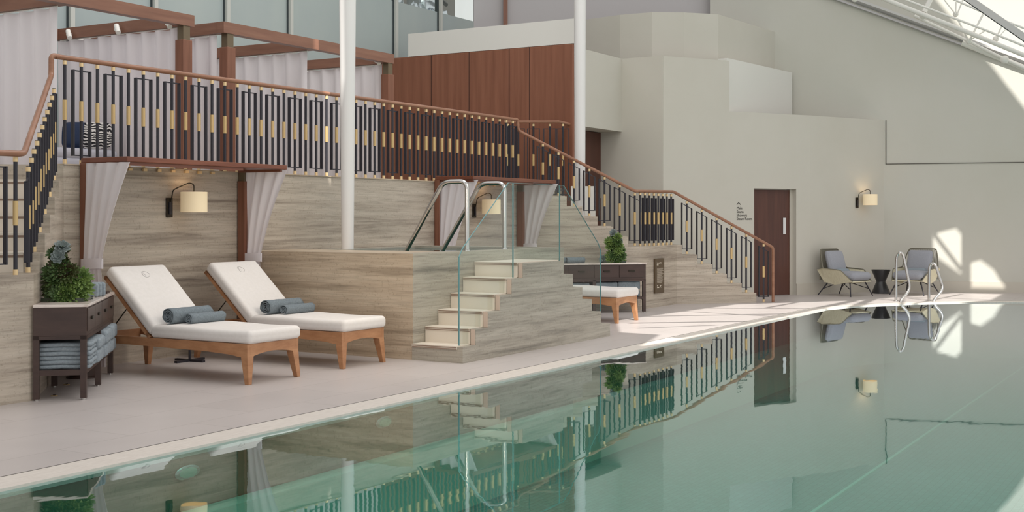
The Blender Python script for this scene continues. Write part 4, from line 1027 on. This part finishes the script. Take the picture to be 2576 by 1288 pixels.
# sloping soffit strip along the top of the end wall, and the skylight edge beam
def strip(px0, py0, px1, py1, o0, o1, dz, m, name, label, cat, th=.05):
    a = Vector(P3(px0, py0, wallY(px0)-o0)); b = Vector(P3(px1, py1, wallY(px1)-o0)); n = Vector((wn.x, wn.y, 0))*(o1-o0)+Vector((0, 0, dz))
    return struct(name, MB().slab([a, b, b+n, a+n], (0, 0, th)), m, label, cat)
strip(2118, -4, 2660, 192, .02, .14, .05, M['soffit'], 'trim_9', 'grey sloping soffit strip along the top of the end wall', 'soffit')
strip(2060, -14, 2680, 210, .0, .10, .0, M['plaster_grey'], 'trim_10', 'sloping cornice line where roof meets the end wall', 'cornice', .04)
a = Vector(P3(2425, -12, 20.0)); b = Vector(P3(2660, 150, 19.2))
bmr = thing('skylight_beam', 'grey aluminium skylight beam crossing the top right corner', 'beam', tuple(a))
MB().bar(a, b, .16, .10).build('beam', M['soffit'], bmr, world=True)
MB().bar(a+Vector((0, 0, -.065)), b+Vector((0, 0, -.065)), .10, .03).build('gasket', M['gasket'], bmr, world=True)

# ================= SUN BLOCKER (added unseen panel, holes cut to shape the sun patches) =================
SUN = Vector((.50, .50, -.62)).normalized(); K = 40.
sx_ = SUN.cross(Vector((0, 0, 1))).normalized(); sy_ = sx_.cross(SUN).normalized()
PC = Vector((15, 6, 2))-SUN*K
def sunuv(p):
    p = Vector(p); d = p-PC; return (d.dot(sx_), d.dot(sy_))
def g3(px, py): s, t = G(px, py); return (s, t, 0)
def wp(px, py): Y = wallY(px); s, t = at(px, Y); return (s, t, zat(py, Y))
holes = [
    [g3(a, b) for a, b in ((1552, 806), (1700, 786), (1850, 766), (1990, 761), (2150, 756), (2262, 747), (2262, 766), (2060, 784), (1900, 815), (1700, 858), (1610, 872), (1660, 842), (1560, 836))],
    [g3(a, b) for a, b in ((2275, 747), (2400, 737.5), (2520, 740), (2490, 756), (2400, 762), (2275, 766))],
    [wp(a, b) for a, b in ((2347, 590), (2372, 583), (2404, 575), (2418, 590), (2418, 690), (2347, 640))],
    [wp(a, b) for a, b in ((2442, 662), (2466, 655), (2500, 680), (2528, 728), (2442, 726))],
    [wp(a, b) for a, b in ((2352, -5), (2462, 128), (2500, 172), (2800, 560), (2950, 560), (2950, -400), (2352, -400))],
    [(c1[0]-.508*u-.09, c1[1]+.861*u-.05, z) for u, z in ((.02, 7.2), (.16, 7.2), (.16, 3.1), (.07, 2.85), (.03, 3.2), (.045, 4.2))],
]
bm = bmesh.new()
ob_ = [(-16, -14), (17, -14), (17, 14), (-16, 14)]
allv = []
def loop(pts):
    vs = [bm.verts.new(PC+sx_*a+sy_*b) for a, b in pts]
    for i in range(len(vs)): bm.edges.new((vs[i], vs[(i+1) % len(vs)]))
loop(ob_)
for h_ in holes: loop([sunuv(p) for p in h_])
bmesh.ops.triangle_fill(bm, use_beauty=True, use_dissolve=False, edges=bm.edges[:])
me = bpy.data.meshes.new('sun_blocker'); bm.to_mesh(me); bm.free(); me.materials.append(M['plaster_white'])
o = bpy.data.objects.new('sun_blocker', me); C.objects.link(o); o['kind'] = 'structure'; o['label'] = 'unseen panel with cut holes added to shape the sun patches'; o['category'] = 'sun blocker'
# unseen bars added to stripe the sun patches on deck and end wall
mb = MB()
def bar_g(p, q, w):
    a = Vector(p)-SUN*(K-.5); b = Vector(q)-SUN*(K-.5); mb.bar(a, b, w, w)
for (a, b, w) in (((1560, 797), (2010, 789), .06), ((1580, 813), (1905, 808), .07), ((1700, 782), (1994, 799), .05), ((1700, 850), (2150, 756), .10), ((1800, 840), (2190, 764), .045), ((1740, 775), (2080, 777), .05), ((1930, 774), (2030, 756), .05), ((1600, 826), (1800, 818), .04), ((2200, 750), (2140, 775), .10), ((2250, 747), (2500, 754), .04), ((2290, 766), (2420, 740), .04)):
    bar_g(g3(*a), g3(*b), w)
bar_g(wp(2350, 590), wp(2418, 680), .04)
o = mb.build('sun_blocker_bars', M['white_metal']); o['kind'] = 'structure'; o['label'] = 'unseen white bars added to stripe the sun patches'; o['category'] = 'sun blocker bars'

# ================= LIGHT =================
w = bpy.data.worlds.new('World'); bpy.context.scene.world = w; w.use_nodes = True
bgn = w.node_tree.nodes['Background']; bgn.inputs[0].default_value = (1.0, .985, .975, 1); bgn.inputs[1].default_value = .84
sl_ = bpy.data.lights.new('sun', 'SUN'); sl_.energy = 6.2; sl_.color = (1, .965, .90); sl_.angle = math.radians(.1)
so = bpy.data.objects.new('sun', sl_); C.objects.link(so); so.rotation_euler = SUN.to_track_quat('-Z', 'Y').to_euler(); so.location = (0, 0, 30)
def area(name, loc, tgt, size, sy, e, col):
    l = bpy.data.lights.new(name, 'AREA'); l.shape = 'RECTANGLE'; l.size = size; l.size_y = sy; l.energy = e; l.color = col
    o = bpy.data.objects.new(name, l); C.objects.link(o); o.location = loc; o.rotation_euler = (Vector(tgt)-Vector(loc)).to_track_quat('-Z', 'Y').to_euler(); return o
area('skylight_glow', (9, -5, 11), (14, 9, 1), 12, 8, 420, (1, .97, .92))
area('terrace_fill', (12, 7.5, 9.5), (12, 12, 2.5), 8, 3, 260, (1, .98, .96))  # added fill light brightening the terrace curtains and wood, no fitting there
area('spa_wash', (9.6, 6.6, 1.9), (10.75, 7.9, .7), .5, .4, 9, (1, .82, .6))
# ================= CAMERA =================
cam = bpy.data.cameras.new('camera'); cam.sensor_width = 36; cam.lens = F/2576*36; cam.shift_y = (H-644)/2576; cam.clip_end = 300
co = bpy.data.objects.new('camera', cam); C.objects.link(co); co.location = (0, 0, HC); co.rotation_euler = (PI/2, 0, -math.atan2(.8614, .508))
bpy.context.scene.camera = co
vs = bpy.context.scene.view_settings; vs.view_transform = 'Standard'; vs.look = 'None'; vs.exposure = 0; vs.gamma = 1
